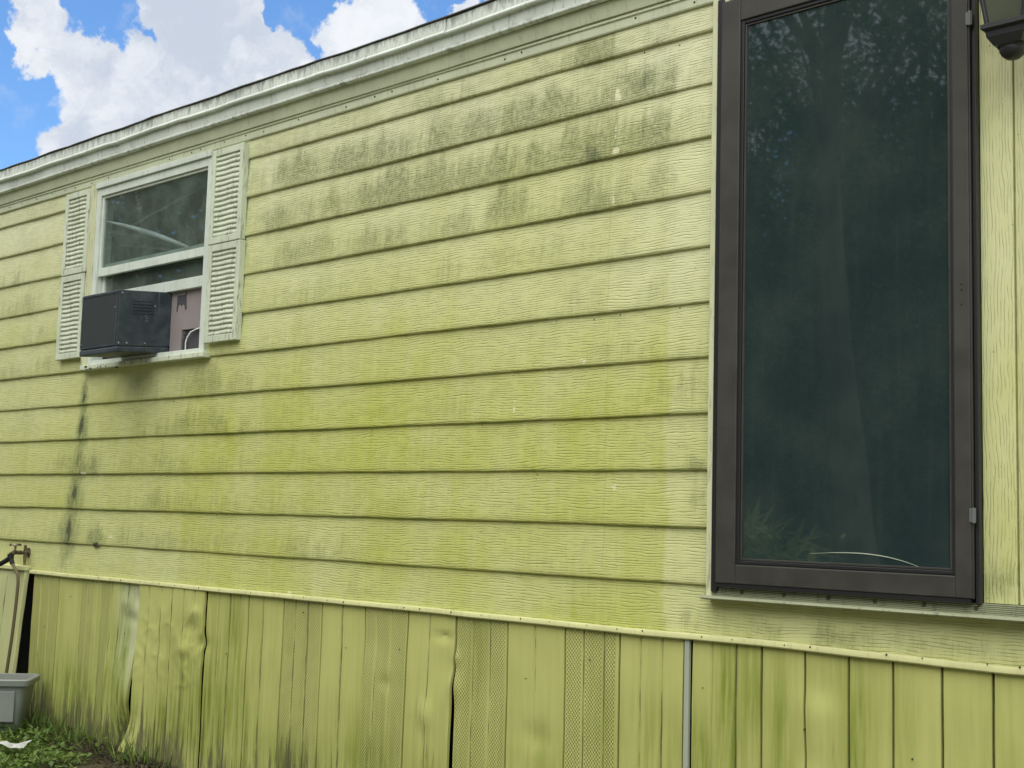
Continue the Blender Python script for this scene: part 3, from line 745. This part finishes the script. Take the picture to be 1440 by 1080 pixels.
# threshold with ribs and screws
mb = MB()
prof = [(.02, -1.778), (-.006, -1.7785)]
for i in range(6):
    z = -1.7795 - i*.0048; y = -.013 - i*.0016
    prof += [(y, z), (y-.0030, z-.0006), (y-.0030, z-.0026), (y, z-.0032)]
prof += [(-.036, -1.808), (-.048, -1.810), (-.050, -1.815), (-.046, -1.8185), (-.02, -1.822), (.02, -1.822)]
th = mb.prism(prof, np.linspace(DOOR_L-.004, 1.2, 30), closed=True).build('threshold', M_alu, home)
for i in range(8):
    x = -2.22 + i*.145; MB().tube([(x, -.016, -1.793), (x, -.0225, -1.793)], .0058, 10).build('screw', M_nail, th)

# vertical grooved panels right of the door
def v_panel(x0, x1):
    xs = np.linspace(x0, x1, max(4, int((x1-x0)/.02)))
    bm = bmesh.new(); zs = np.linspace(-1.777, .09, 60)
    g = [[bm.verts.new((x, (-.012 + .0008*fb(x*8, z*2)) if 0 < i < len(xs)-1 else -.008, z)) for z in zs] for i, x in enumerate(xs)]
    e0 = [bm.verts.new((x0, .02, z)) for z in zs]; e1 = [bm.verts.new((x1, .02, z)) for z in zs]
    g = [e0] + g + [e1]
    for a, b_ in zip(g, g[1:]):
        for j in range(len(zs)-1): bm.faces.new((a[j], b_[j], b_[j+1], a[j+1]))
    mb = MB(); mb.bm = bm
    o = mb.build('wall_panel', M_siding_v, home, smooth=True)
    me = o.data; co = np.empty(len(me.vertices)*3, np.float32); me.vertices.foreach_get('co', co); co = co.reshape(-1, 3) + np.array(loc_of(home), np.float32)
    z = co[:, 2]-ZO
    setattr_f(me, 'algae', [min(1, .22+.35*sm(-.2, -1.6, q)+.2*fb(x*5, q*2)) for x, q in zip(co[:, 0], z)])
    setattr_f(me, 'dirt', [1.1*math.exp(-(((x+1.44)/.05)**2 + ((q+1.72)/.05)**2)) + .25*max(0, fb(x*9, q*1.5)) for x, q in zip(co[:, 0], z)])
    setattr_f(me, 'clean', [0.]*len(z))
px = [-1.4785, -1.386, -1.282, -1.178, -1.074, -.97, -.6, 0, .6, 1.2, 1.8, 2.4, 3., 3.6, X_R]
for a, b_ in zip(px, px[1:]): v_panel(a+.0035 if a > -1.47 else a, b_-.0035)
MB().box(-1.47, X_R, .005, .0210, -1.776, .088).build('panel_backing', M_siding_v, home)

# ------------------------------------------------------------------ skirting
skirt = empty('skirting', (-3.8, 0, 0), 'dented yellow vinyl skirting with vented strips below the siding', 'skirting')
# rail along the top, in three lengths
for a, b_, dz in ((X_L, -6.69, .02), (-6.668, -5.545, 0), (-5.549, -3.47, .001), (-3.466, X_R, .0)):
    n = max(4, int((b_-a)/.08))
    prof = [(-.002, -1.929), (-.0135, -1.9305), (-.0155, -1.934), (-.0155, -1.9455), (-.0125, -1.949), (.012, -1.949), (.012, -1.94)]
    MB().prism([(y, z+dz) for y, z in prof], np.linspace(a, b_, n), closed=True, fn=lambda x, y, z: (x, y + .002*fb(x*3, 4.4), z + .0025*fb(x*1.7, 6.2) - .006*sm(-2.3, -1.4, x))).build('top_rail', M_rail, skirt, smooth=True)
mb = MB()
for i in range(36):
    x = -6.6 + i*.15 + random.uniform(-.05, .05)
    mb.tube([(x, -.014, -1.936+random.uniform(-.003, .003)), (x, -.017, -1.936)], random.uniform(.0015, .003), 7)
o = mb.build('rail_screws', M_nail, skirt); o['kind'] = 'stuff'

SPOTS_SK = [(-5.80, -2.5, .05, .3, 1.1), (-6.3, -2.5, .3, .12, .6), (-2.30, -2.0, .03, .3, .6), (-1.70, -2.05, .05, .2, .5), (-3.35, -2.05, .05, .3, .5), (-4.0, -2.45, .04, .3, .6), (-2.75, -2.3, .04, .3, .5), (-1.86, -2.2, .03, .3, .6),(-5.72, -2.35, .05, .45, 1.0), (-5.3, -2.55, .5, .12, .6), (-4.95, -2.45, .12, .25, .7), (-4.75, -2.6, .1, .2, .8), (-5.15, -2.3, .12, .2, .6), (-4.85, -2.2, .1, .3, .6),
            (-2.2, -2.05, .05, .2, .8), (-2.1, -2.15, .03, .25, .8), (-1.83, -2.1, .06, .2, .7), (-1.95, -2.0, .07, .06, .6), (-2.4, -2.3, .1, .12, .7), (-2.6, -2.25, .1, .12, .4), (-2.28, -2.2, .04, .2, .6),
            (-3.55, -2.55, .1, .1, .4), (-4.35, -2.6, .2, .1, .6), (-3.85, -2.5, .1, .1, .4), (-1.45, -2.15, .1, .2, .4), (-3.0, -2.4, .1, .1, .4)]
DENTS = [  # x, z, rx, rz, depth (into the house)
 (-5.15, -2.12, .06, .035, .010), (-5.06, -2.18, .05, .03, .012), (-5.2, -2.22, .05, .03, -.010), (-5.35, -2.2, .05, .06, .006), (-5.12, -2.05, .04, .03, -.008),
 (-3.83, -2.23, .03, .022, .008), (-3.9, -2.08, .08, .08, .006), (-3.6, -2.32, .035, .05, -.012), (-3.52, -2.03, .05, .014, .012), (-3.5, -2.14, .06, .06, .006), (-3.45, -2.1, .02, .02, -.01),
 (-4.44, -2.17, .012, .03, .006), (-3.06, -2.33, .06, .04, .008), (-3.45, -2.2, .03, .05, -.012), (-1.98, -2.12, .06, .05, -.006), (-1.95, -2.06, .05, .05, .005), (-2.0, -2.26, .05, .05, .006),
 (-5.72, -2.04, .04, .04, -.012), (-5.66, -2.12, .05, .03, .012), (-5.62, -2.02, .03, .03, .010), (-5.78, -2.62, .03, .05, -.014)]
def dent(x, z):
    s_ = 0.
    for cx, cz, rx, rz, d in DENTS:
        q = ((x-cx)/rx)**2 + ((z-cz)/rz)**2
        if q < 7: s_ += d*math.exp(-q)
    return s_*.9
def bead_y(x, x0, x1, beads):
    y = .0
    for b_ in beads:
        q = abs(x-b_)
        if q < .007: y += .0075*(1-(q/.007)**2)
    if x - x0 < .006: y += .007*(1-(x-x0)/.006)
    return y
flare_ref = [0]
def skirting_panel(x0, x1, beads=(), perf=(), mod=None, name='skirting_panel', z_top=-1.944, algae=1., parent=None, pale=None, zbot=None):
    xs = {x0, x0+.003, x0+.006, x1-.0035, x1-.0015}
    for b_ in beads: xs |= {b_-.007, b_-.004, b_-.002, b_, b_+.002, b_+.004, b_+.007}
    for a, b_ in perf: xs |= {a, a+.001, b_-.001, b_}
    for x in np.linspace(x0, x1-.0015, int((x1-x0)/.013)+2): xs.add(float(x))
    xs = sorted(q for q in xs if x0 <= q <= x1-.0014)
    zb = -2.80 if zbot is None else zbot
    zs = np.linspace(zb, z_top, 100 if mod is flare_ref[0] else 54)
    bm = bmesh.new(); rows = []; at = {'algae': [], 'dirt': [], 'perf': [], 'pale': []}
    fine = x1 < -1.3 and x0 > -6.8
    def put(x, z, yex=0.):
        v = (z_top-z)/(z_top-zb)
        y = .004 + bead_y(x, x0, x1, beads) + .0035*fb(x*1.5, z*2.2, 3.) + dent(x, z) + yex
        X = x + .006*v*fb(x*1.2, 8.8)
        if mod: X, y, z = mod(X, y, z, v, (x-x0)/(x1-x0))
        ln = .0
        a = .20 + .62*v*max(.2, 1+fb(x*2.4, z*.8, 5.)) + .25*fb(x*8, z*.9, 1.)
        for cx, cz, rx, rz, k in SPOTS_SK:
            q = ((x-cx)/rx)**2 + ((z-cz)/rz)**2
            if q < 7: a += k*math.exp(-q)
        d = max(0, .68*sm(-2.42+.16*fb(x*5, 1.), -2.74, z)*(1.2 if x < -5.6 else .9) + .45*fb(x*6, z*.8, 9.)*v + .25*fb(x*17, z*1.5, 3.)*v)
        if x > -4.2: d *= .7
        for b_ in beads:
            if abs(x-b_) < .004: d += .5; a += .3
        if x-x0 < .005: d += .6
        at['algae'].append(min(1, max(0, a*algae))); at['dirt'].append(d)
        at['perf'].append(1. if any(p0 <= x <= p1 for p0, p1 in perf) else 0.)
        at['pale'].append(pale(x, z) if pale else 0.)
        return bm.verts.new((X, y, z))
    for x in xs: rows.append([put(x, z) for z in zs])
    rows.append([put(xs[-1], z, .012) for z in zs])          # returned edge
    for a, b_ in zip(rows, rows[1:]):
        for j in range(len(zs)-1): bm.faces.new((a[j], b_[j], b_[j+1], a[j+1]))
    mb = MB(); mb.bm = bm
    o = mb.build(name, M_skirt, parent or skirt, smooth=True)
    for k, v in at.items(): setattr_f(o.data, k, v)
    return o
def tri(x0, b1, b2, x1): return ((x0+.012, b1-.01), (b1+.01, b2-.01), (b2+.01, x1-.010))
# vented at the far left, then the bent, lifted and crushed panels
skirting_panel(-6.655, -6.384, (-6.565, -6.475), tri(-6.655, -6.565, -6.475, -6.384), algae=.8)
def bent(X, y, z, v, s_):
    k = sm(.72, 1., s_)
    y += k*(-.035*sm(.25, .6, v) + .085*sm(.62, 1., v)) - .02*sm(.55, .7, s_)*(1-k)*sm(.2, .6, v)
    X += -.04*k*sm(.45, 1., v)
    return X, y, z
skirting_panel(-6.383, -5.60, (-6.15, -6.085, -6.02, -5.955, -5.86, -5.78, -5.70), ((-6.14, -6.095), (-6.075, -6.03), (-5.945, -5.87)), bent, pale=lambda x, z: .55*sm(-5.84, -5.70, x)*sm(-2.6, -2.2, z))
def crinkle(X, z):
    a = abs(fb(X*6+z*2, z*7-X*3, 2., 2)); b_ = abs(fb(X*15-z*5, z*17, 6., 3))
    return -.0030*max(0, .28-a)/.28 + .0012*max(0, .2-b_)/.2*sm(-5.4, -5.15, X)
def flare(X, y, z, v, s_):
    k = 1-sm(0., .25, s_)
    y += -.012 - k*(.012*sm(.2, .6, v) + .05*sm(.7, 1., v)) + crinkle(X, z)*sm(.05, .15, v)*sm(.62, .45, v)
    X += -.05*k*sm(.75, 1., v)
    return X, y, z
flare_ref[0] = flare
skirting_panel(-5.595, -5.050, (-5.505, -5.40, -5.31, -5.215, -5.13), (), flare, algae=.75)
skirting_panel(-5.048, -4.735, (-4.955, -4.87, -4.80), ())
skirting_panel(-4.734, -4.490, (-4.63,), (), algae=.8)
skirting_panel(-4.489, -4.236, (-4.41, -4.325), tri(-4.489, -4.41, -4.325, -4.236), algae=.8)
skirting_panel(-4.235, -3.968, (-4.105,), (), algae=.7)
skirting_panel(-3.967, -3.719, (-3.898, -3.812), tri(-3.967, -3.898, -3.812, -3.719), lambda X, y, z, v, s_: (X - .018*v, y, z), algae=.7)
skirting_panel(-3.718, -3.462, (-3.60,), (), lambda X, y, z, v, s_: (X - .016*v - .005*s_*sm(.2, .55, v), y - .008*sm(.7, 1, s_)*sm(.15, .4, v), z), algae=.6)
skirting_panel(-3.458, -3.204, (-3.372, -3.288), tri(-3.458, -3.372, -3.288, -3.204), lambda X, y, z, v, s_: (X + (.003*sm(.1, .3, v) - .012*v)*(1-sm(0, .4, s_)), y, z), algae=.65)
skirting_panel(-3.203, -2.937, (-3.072,), (), algae=.6)
skirting_panel(-2.936, -2.703, (-2.855, -2.768), tri(-2.936, -2.855, -2.768, -2.708), algae=.65)
skirting_panel(-2.702, -2.447, (-2.618, -2.532), (), algae=.7)
skirting_panel(-2.418, -2.166, (-2.343, -2.256), (), algae=.95)
for a, b_ in ((-2.164, -2.020), (-2.019, -1.881), (-1.880, -1.746), (-1.745, -1.604), (-1.602, -1.464), (-1.462, -1.325)):
    skirting_panel(a, b_, (), (), algae=.75, z_top=-1.946)
xx = -1.323
while xx < X_R-.3:
    skirting_panel(xx, xx+.42, (xx+.14, xx+.28)); xx += .422
MB().box(-2.440, -2.4225, -.004, .010, -2.80, -1.9495, .002).build('bare_strip', M_strip, skirt)
xx = -6.70
while xx > X_L:
    if xx < -7.2: skirting_panel(xx-.40, xx, (xx-.27, xx-.13))
    xx -= .402
mb = MB()
for i in range(16):
    x = -6.5 + i*.34 + random.uniform(-.12, .12); z = -1.965 - random.random()*.25
    mb.tube([(x, .012, z), (x, -.0005, z)], random.uniform(.0012, .0026), 6)
o = mb.build('rust_spots', M_nail, skirt); o['kind'] = 'stuff'
mb = MB().box(X_L, X_R, .10, .12, -2.80, -1.951); mb.build('underfloor_dark', M_black, skirt)  # black sheet added to stand for the dark space under the house

# loose panel leaning out at the left
loose = empty('loose_skirting_panel', (-6.9, -.03, 0), 'loose skirting panel leaning out behind the grey tub', 'panel')
def lean(X, y, z, v, s_): return X + .0*v, y - .022 - .045*v, z + .02
skirting_panel(-7.18, -6.684, (-7.10, -7.0, -6.90, -6.765), (), lean, 'panel_sheet', z_top=-1.945, zbot=-2.55, parent=loose, algae=.45, pale=lambda x, z: .3)
mb = MB()
mb.poly([(-6.684, -.026, -1.925), (-6.700, -.026, -1.925), (-6.700, -.067, -2.53), (-6.684, -.067, -2.53)], (0, .012, 0))
mb.build('edge_strip', M_rail, loose)
MB().box(-7.2, -6.676, -.034, -.012, -1.935, -1.912, .003).build('top_cap', M_rail, loose)

# ------------------------------------------------------------------ tap, hoses, tub, scrap
M_brass, t, b = material('tarnished_brass', .5, .5, metallic=.7)
p = t.pos(); t.put(b.inputs['Base Color'], t.mix(t.ss(t.noise(p, 60, 3), .4, .6), (.11, .085, .055), (.30, .25, .17)))
fau = empty('garden_tap', (-6.74, -.02, ZO-1.86), 'tarnished outdoor tap with splitter on the bottom siding board', 'tap')
MB().tube([(-6.735, .02, -1.842), (-6.735, -.045, -1.842), (-6.728, -.075, -1.840), (-6.718, -.10, -1.850)], [.011, .011, .013, .011], 12).build('spout', M_brass, fau, smooth=True)
MB().tube([(-6.735, .012, -1.842), (-6.735, .004, -1.842)], .027, 16).build('wall_flange', M_brass, fau, smooth=True)
MB().tube([(-6.70, -.03, -1.80), (-6.70, -.03, -1.87), (-6.702, -.028, -1.905)], [.008, .009, .006], 10).tube([(-6.735, -.03, -1.842), (-6.70, -.03, -1.842)], .008, 10).build('drain_pipe', M_brass, fau, smooth=True)
mb = MB().tube([(-6.726, -.072, -1.835), (-6.726, -.074, -1.80)], .006, 10)
rg = [(-6.726+.026*math.cos(a), -.074+.026*math.sin(a), -1.80+.003*math.sin(4*a)) for a in np.linspace(0, 2*math.pi, 25)]
mb.tube(rg, .005, 8, cap=False)
for a in (0, math.pi/2): mb.tube([(-6.726+.026*math.cos(a), -.074+.026*math.sin(a), -1.80), (-6.726-.026*math.cos(a), -.074-.026*math.sin(a), -1.80)], .0035, 6)
mb.build('handle', M_brass, fau, smooth=True)
MB().tube([(-6.718, -.10, -1.848), (-6.716, -.10, -1.872)], [.017, .017], 12).tube([(-6.716, -.10, -1.868), (-6.695, -.098, -1.90)], [.013, .012], 12).tube([(-6.716, -.10, -1.866), (-6.75, -.115, -1.89)], [.014, .013], 12).build('splitter', M_black, fau, smooth=True)
def curve(pts, n=12):
    P = [Vector(q) for q in pts]; P = [2*P[0]-P[1]] + P + [2*P[-1]-P[-2]]; o = []
    for i in range(1, len(P)-2):
        for j in range(n):
            s_ = j/n; a, b_, c_, d_ = P[i-1:i+3]
            o.append(.5*((2*b_) + (c_-a)*s_ + (2*a-5*b_+4*c_-d_)*s_*s_ + (3*b_-a-3*c_+d_)*s_**3))
    o.append(P[-2]); return o
M_hose, _, _ = material('olive_hose', .5, .4, (.12, .10, .045))
o = MB().tube(curve([(-6.696, -.098, -1.897), (-6.675, -.094, -1.922), (-6.642, -.090, -1.965), (-6.635, -.092, -2.05), (-6.645, -.098, -2.25), (-6.672, -.104, -2.48), (-6.69, -.11, -2.72)]), .0085, 10).build('garden_hose', M_hose, None, smooth=True)
tag(o, 'thin olive hose hanging from the tap down the loose panel', 'hose')
o = MB().tube(curve([(-6.749, -.115, -1.889), (-6.80, -.135, -1.91), (-6.98, -.2, -1.95), (-7.15, -.2, -2.0), (-7.35, -.22, -2.2), (-7.45, -.25, -2.6), (-7.6, -.4, -2.79)]), .013, 12).build('garden_hose', M_black, None, smooth=True)
tag(o, 'thick black hose running left from the tap splitter', 'hose')

M_tub, t, b = material('grey_plastic', .5, .4)
p = t.pos(); t.put(b.inputs['Base Color'], t.mix(t.noise(p, 10, 4, .6), (.185, .20, .17), (.25, .265, .23)))
tub = empty('plastic_tub', (-6.479, -.279, ZO+G(-6.48, -.28)), 'open grey plastic tub standing in front of the loose panel', 'tub', rz=R(50))
def rect(hx, hy, z, r_=.03, n=5):
    o = []
    for cx, cy, a0 in ((hx-r_, hy-r_, 0), (-hx+r_, hy-r_, 90), (-hx+r_, -hy+r_, 180), (hx-r_, -hy+r_, 270)):
        for i in range(n): a = R(a0+90*i/(n-1)); o.append((cx+r_*math.cos(a), cy+r_*math.sin(a), z))
    return o
def tubmesh(name, rings):
    mb = MB().loft(rings, cap=False)
    if name == 'body': mb.bm.faces.ensure_lookup_table()
    bmesh.ops.recalc_face_normals(mb.bm, faces=mb.bm.faces)
    me = bpy.data.meshes.new(name); mb.bm.to_mesh(me); mb.bm.free(); me.polygons.foreach_set('use_smooth', [True]*len(me.polygons))
    try: me.set_sharp_from_angle(angle=R(35))
    except Exception: pass
    return link(name, me, tub, M_tub)
HX, HY = .20, .12
tubmesh('body', [rect(.001, .001, .004, .0005), rect(HX-.035, HY-.03, .004), rect(HX-.03, HY-.025, .012), rect(HX, HY, .262), rect(HX-.006, HY-.006, .262), rect(HX-.036, HY-.031, .016), rect(.001, .001, .016, .0005)])
tubmesh('rim', [rect(HX+.001, HY+.001, .235), rect(HX+.014, HY+.014, .236), rect(HX+.017, HY+.017, .262), rect(HX+.010, HY+.010, .268), rect(HX-.005, HY-.005, .266), rect(HX-.007, HY-.007, .25)])
for s_ in (-1, 1):
    mb = MB().box(s_*.10-.05, s_*.10+.05, -HY-.004, -HY+.022, .06, .21, .004)
    me = bpy.data.meshes.new('side_rib'); bmesh.ops.recalc_face_normals(mb.bm, faces=mb.bm.faces); mb.bm.to_mesh(me); mb.bm.free(); link('side_rib', me, tub, M_tub)

M_paper, _, _ = material('white_paper', .7, .2, (.75, .75, .72))
bm = bmesh.new(); gx = np.linspace(-.07, .07, 9); gy = np.linspace(-.05, .05, 7)
vv = [[bm.verts.new((x*(1+.2*fb(y*20, 1)), y, .035 + .022*fb(x*16, y*16, 2.))) for y in gy] for x in gx]
for i in range(8):
    for j in range(6): bm.faces.new((vv[i][j], vv[i+1][j], vv[i+1][j+1], vv[i][j+1]))
bmesh.ops.solidify(bm, geom=bm.faces[:], thickness=.002)
me = bpy.data.meshes.new('paper_scrap'); bm.to_mesh(me); bm.free()
o = link('paper_scrap', me, None, M_paper, (-5.82, -.48, ZO+G(-5.82, -.48)+.045)); o.rotation_euler.z = .6
tag(o, 'crumpled white scrap of paper lying in the weeds', 'paper')

# dark patch standing for a broken notch in the lowest lap edge
bm = bmesh.new(); c0 = bm.verts.new((-6.035, -.006, -1.772)); ring = []
for i in range(14):
    a = 2*math.pi*i/14; q = 1+.35*random.uniform(-1, 1); ring.append(bm.verts.new((-6.035+.030*math.cos(a)*q, -.0015, -1.778+.012*math.sin(a)*q)))
for i in range(14): bm.faces.new((c0, ring[i], ring[(i+1) % 14]))
mb = MB(); mb.bm = bm; o = mb.build('notch_patch', M_nail, None); tag(o, 'small dark patch standing for a broken notch in the lowest lap edge above the skirting', 'cavity')

# ------------------------------------------------------------------ wall lantern by the door
M_lan, _, _ = material('black_cast_metal', .45, .45, (.02, .021, .024))
M_lglass, t, b = material('smoky_lamp_glass', .12, .5)
t.put(b.inputs['Base Color'], t.mix(t.noise(t.pos(), 9, 3), (.06, .07, .05), (.11, .12, .085)))
lan = empty('wall_lantern', (-1.322, -.012, ZO-.2), 'black porch lantern with smoky glass right of the door', 'lantern')
LX, LY = -1.322, -.165
def sq(h, z): return [(LX-h, LY-h, z), (LX+h, LY-h, z), (LX+h, LY+h, z), (LX-h, LY+h, z)]
b0, b1, zb_, zt_ = .047, .078, -.296, -.06
for i in range(4):
    sx, sy = ((-1, -1), (1, -1), (1, 1), (-1, 1))[i]
    MB().tube([(LX+sx*b0, LY+sy*b0, zb_), (LX+sx*b1, LY+sy*b1, zt_)], .0065, 8).build('corner_post', M_lan, lan)
for i in range(4):
    a, c_ = sq(b0-.001, zb_)[i], sq(b0-.001, zb_)[(i+1) % 4]; e_, g_ = sq(b1-.001, zt_)[(i+1) % 4], sq(b1-.001, zt_)[i]
    nx = (Vector(c_)-Vector(a)).cross(Vector((0, 0, 1))).normalized()*.003
    MB().poly([a, c_, e_, g_], -nx).build('glass_pane', M_lglass, lan)
mb = MB().loft([sq(.053, -.312), sq(.060, -.307), sq(.060, -.296), sq(.050, -.291)]); mb.build('lower_rim', M_lan, lan)
mb = MB().loft([sq(.036, -.349), sq(.049, -.328), sq(.051, -.3125)]); mb.build('base_band', M_lan, lan)
circ = lambda r_, z: [(LX+r_*math.cos(2*math.pi*k/20), LY+r_*math.sin(2*math.pi*k/20), z) for k in range(20)]
MB().loft([circ(.004, -.384), circ(.016, -.381), circ(.027, -.372), circ(.033, -.362), circ(.033, -.355), circ(.038, -.3495)]).build('finial', M_lan, lan, smooth=True)
MB().loft([sq(.086, -.062), sq(.098, -.058), sq(.096, -.048), sq(.06, -.015), sq(.022, .01), sq(.012, .03)]).build('roof_cap', M_lan, lan)
MB().tube(curve([(LX, LY, .02), (LX, LY+.01, .05), (LX, LY+.07, .055), (LX, -.05, -.02), (LX, -.014, -.12)]), .008, 10).build('bracket_arm', M_lan, lan, smooth=True)
MB().loft([[(LX+.035*math.cos(a), y, -.13+.075*math.sin(a)) for a in np.linspace(0, 2*math.pi, 25)[:-1]] for y in (-.0125, -.022)]).build('wall_plate', M_lan, lan)
MB().tube([(LX, LY, -.29), (LX, LY, -.20)], [.012, .016], 12).build('bulb', M_lglass, lan, smooth=True)

# ------------------------------------------------------------------ trees across the yard (mirrored in the glass)
M_bark, t, b = material('bark', .9, .2)
p = t.pos(); t.put(b.inputs['Base Color'], t.mix(t.noise(t.v('MULTIPLY', p, (9, 9, 2)), 1., 4, .6), (.06, .05, .035), (.17, .15, .115)))
def tree(x, y, h, r, low, n, seed):
    n = int(n*3.2)
    g = np.random.default_rng(seed); rd = random.Random(seed)
    z0 = G(x, y) + ZO
    root = empty('broadleaf_tree', (x, y, z0), 'tall leafy tree across the yard, mirrored in the door and window glass', 'tree', 'trees across the yard')
    mb = MB(); top = h*.85
    lean_ = rd.uniform(-.05, .05)
    P = [(x + lean_*s_*h + .15*math.sin(s_*5+seed), y + .12*math.cos(s_*4+seed), z0-.1 + top*s_) for s_ in np.linspace(0, 1, 10)]
    mb.tube(P, [.24*(1-.85*s_)*(h/11) + (.08 if s_ < .05 else 0) for s_ in np.linspace(0, 1, 10)], 10)
    mb.build('trunk', M_bark, root, smooth=True, lift=False)
    cl = []; mb = MB()
    nc = int(46*h/10)
    for i in range(nc):
        s_ = low + (1-low)*g.random(); a = g.random()*6.283; env = r*math.sin(math.pi*min(1, (s_-low)/(1-low)*.86+.14))**.7
        rad = env*math.sqrt(g.random())*.95 + .1
        c_ = np.array([x + lean_*s_*h + rad*math.cos(a), y + rad*math.sin(a), z0 + s_*h]); cl.append(c_)
        if i % 2 == 0:
            b0_ = P[min(9, int(max(.1, s_-.15)/.85*9))]
            mb.tube([b0_, ((b0_[0]+c_[0])/2, (b0_[1]+c_[1])/2, (b0_[2]+c_[2])/2+.15), tuple(c_)], [.06, .035, .01], 5)
    mb.build('limbs', M_bark, root, lift=False)
    cl = np.array(cl); idx = g.integers(0, nc, n)
    sz = g.uniform(.45, 1.05, nc)*(r/2.6)
    off_ = unit(g.normal(0, 1, (n, 3)))*(g.random(n)**.45)[:, None]*sz[idx][:, None]*np.array([1, 1, .65])
    base = cl[idx] + off_ - np.array(root.location)
    d = unit(g.normal(0, 1, (n, 3)) + np.array([0, 0, -.35])); up = unit(g.normal(0, .6, (n, 3)) + np.array([0, 0, 1.]))
    tone = np.clip(g.normal(.4, .2, n) + g.normal(0, .18, nc)[idx], 0, 1)
    me = leaf_mesh('crown', base, d, up, g.uniform(.07, .15, n), np.full(n, .55), tone, M_tree)
    link('crown', me, root)
TR = [(-6.0,-11.5,11,2.9,.22,6000),(-8.8,-12.5,12,3.1,.12,7000),(-11.6,-11.2,11,3.0,.10,6500),(-7.4,-16.5,13,3.4,.05,6000),(-10.6,-17,14,3.6,.05,6000),(-3.2,-14,12,3.2,.15,5000),
      (-14.8,-9.0,10,2.9,.08,6500),(-18.0,-8.2,10,3.0,.05,6500),(-17.0,-12.5,12,3.3,.05,6000),(-21.5,-11,12,3.4,.04,6000),(-22.5,-15.5,13,3.6,.04,5000),(0.5,-14.5,11,3.1,.2,4000),(5.0,-13,11,3.2,.2,4000),(-13.8,-16,13,3.4,.04,5000)]
for i, (x, y, h, r, low, n, *_) in enumerate(TR): tree(x, y-2.5, h*(.90 if i % 3 else .80), r, low, n, seed=100+i)

for a in ((-15.6, -5.5, 8.2, 2.8, .06, 6500, 501), (-19.8, -8.4, 9.2, 3.2, .05, 7000, 502), (-25.0, -11.2, 10., 3.4, .05, 6500, 503)): tree(*a)
tree(-6.9, -9.3, 11.0, 2.3, .62, 3000, 411)
sh = empty('shrub', (-4.9, -4.3, G(-4.9, -4.3)+ZO), 'spiky green shrub in the yard, mirrored low in the door glass', 'shrub')
g = np.random.default_rng(3); n = 700
stem = g.normal(0, .22, (n, 3))*np.array([1, 1, 0]) + np.stack([np.zeros(n), np.zeros(n), g.uniform(.35, 1.25, n)], 1)
d_ = unit(np.stack([g.normal(0, 1, n), g.normal(0, 1, n), g.normal(.3, .5, n)], 1))
link('foliage', leaf_mesh('foliage', stem, d_, unit(g.normal(0, .3, (n, 3)) + np.array([0, 0, 1.])), g.uniform(.15, .4, n), np.full(n, .16), np.clip(g.normal(.7, .2, n), 0, 1), M_weed), sh)
MB().tube([(-4.9, -4.3, G(-4.9, -4.3)-.05), (-4.88, -4.3, G(-4.9, -4.3)+.5), (-4.92, -4.28, G(-4.9, -4.3)+.95)], [.03, .022, .008], 8).build('stem', M_bark, sh)
# the wood behind them, one mass
n = 300000; g = np.random.default_rng(5)
X = g.uniform(-44, 10, n); Y = g.uniform(-30, -21, n) + .12*X*0; Y = np.where(X < -26, Y + np.clip((-26-X)*.75, 0, 15), Y)
Z = ZO - 2.8 + np.abs(g.random(n)**1.25)*(9.5 + 1.8*np.sin(X*.7) + 1.2*np.sin(X*1.9+2))
me = leaf_mesh('woodland', np.stack([X, Y, Z], 1), unit(g.normal(0, 1, (n, 3)) + np.array([0, 0, -.4])), unit(g.normal(0, .7, (n, 3)) + np.array([0, 0, 1.])), np.where(Y < -25, g.uniform(.35, .7, n), g.uniform(.12, .26, n)), np.full(n, .6), np.clip(g.normal(.35, .22, n), 0, 1), M_tree)
o = link('woodland', me); tag(o, 'dense dark wood closing the far side of the yard', 'woodland', kind='stuff')
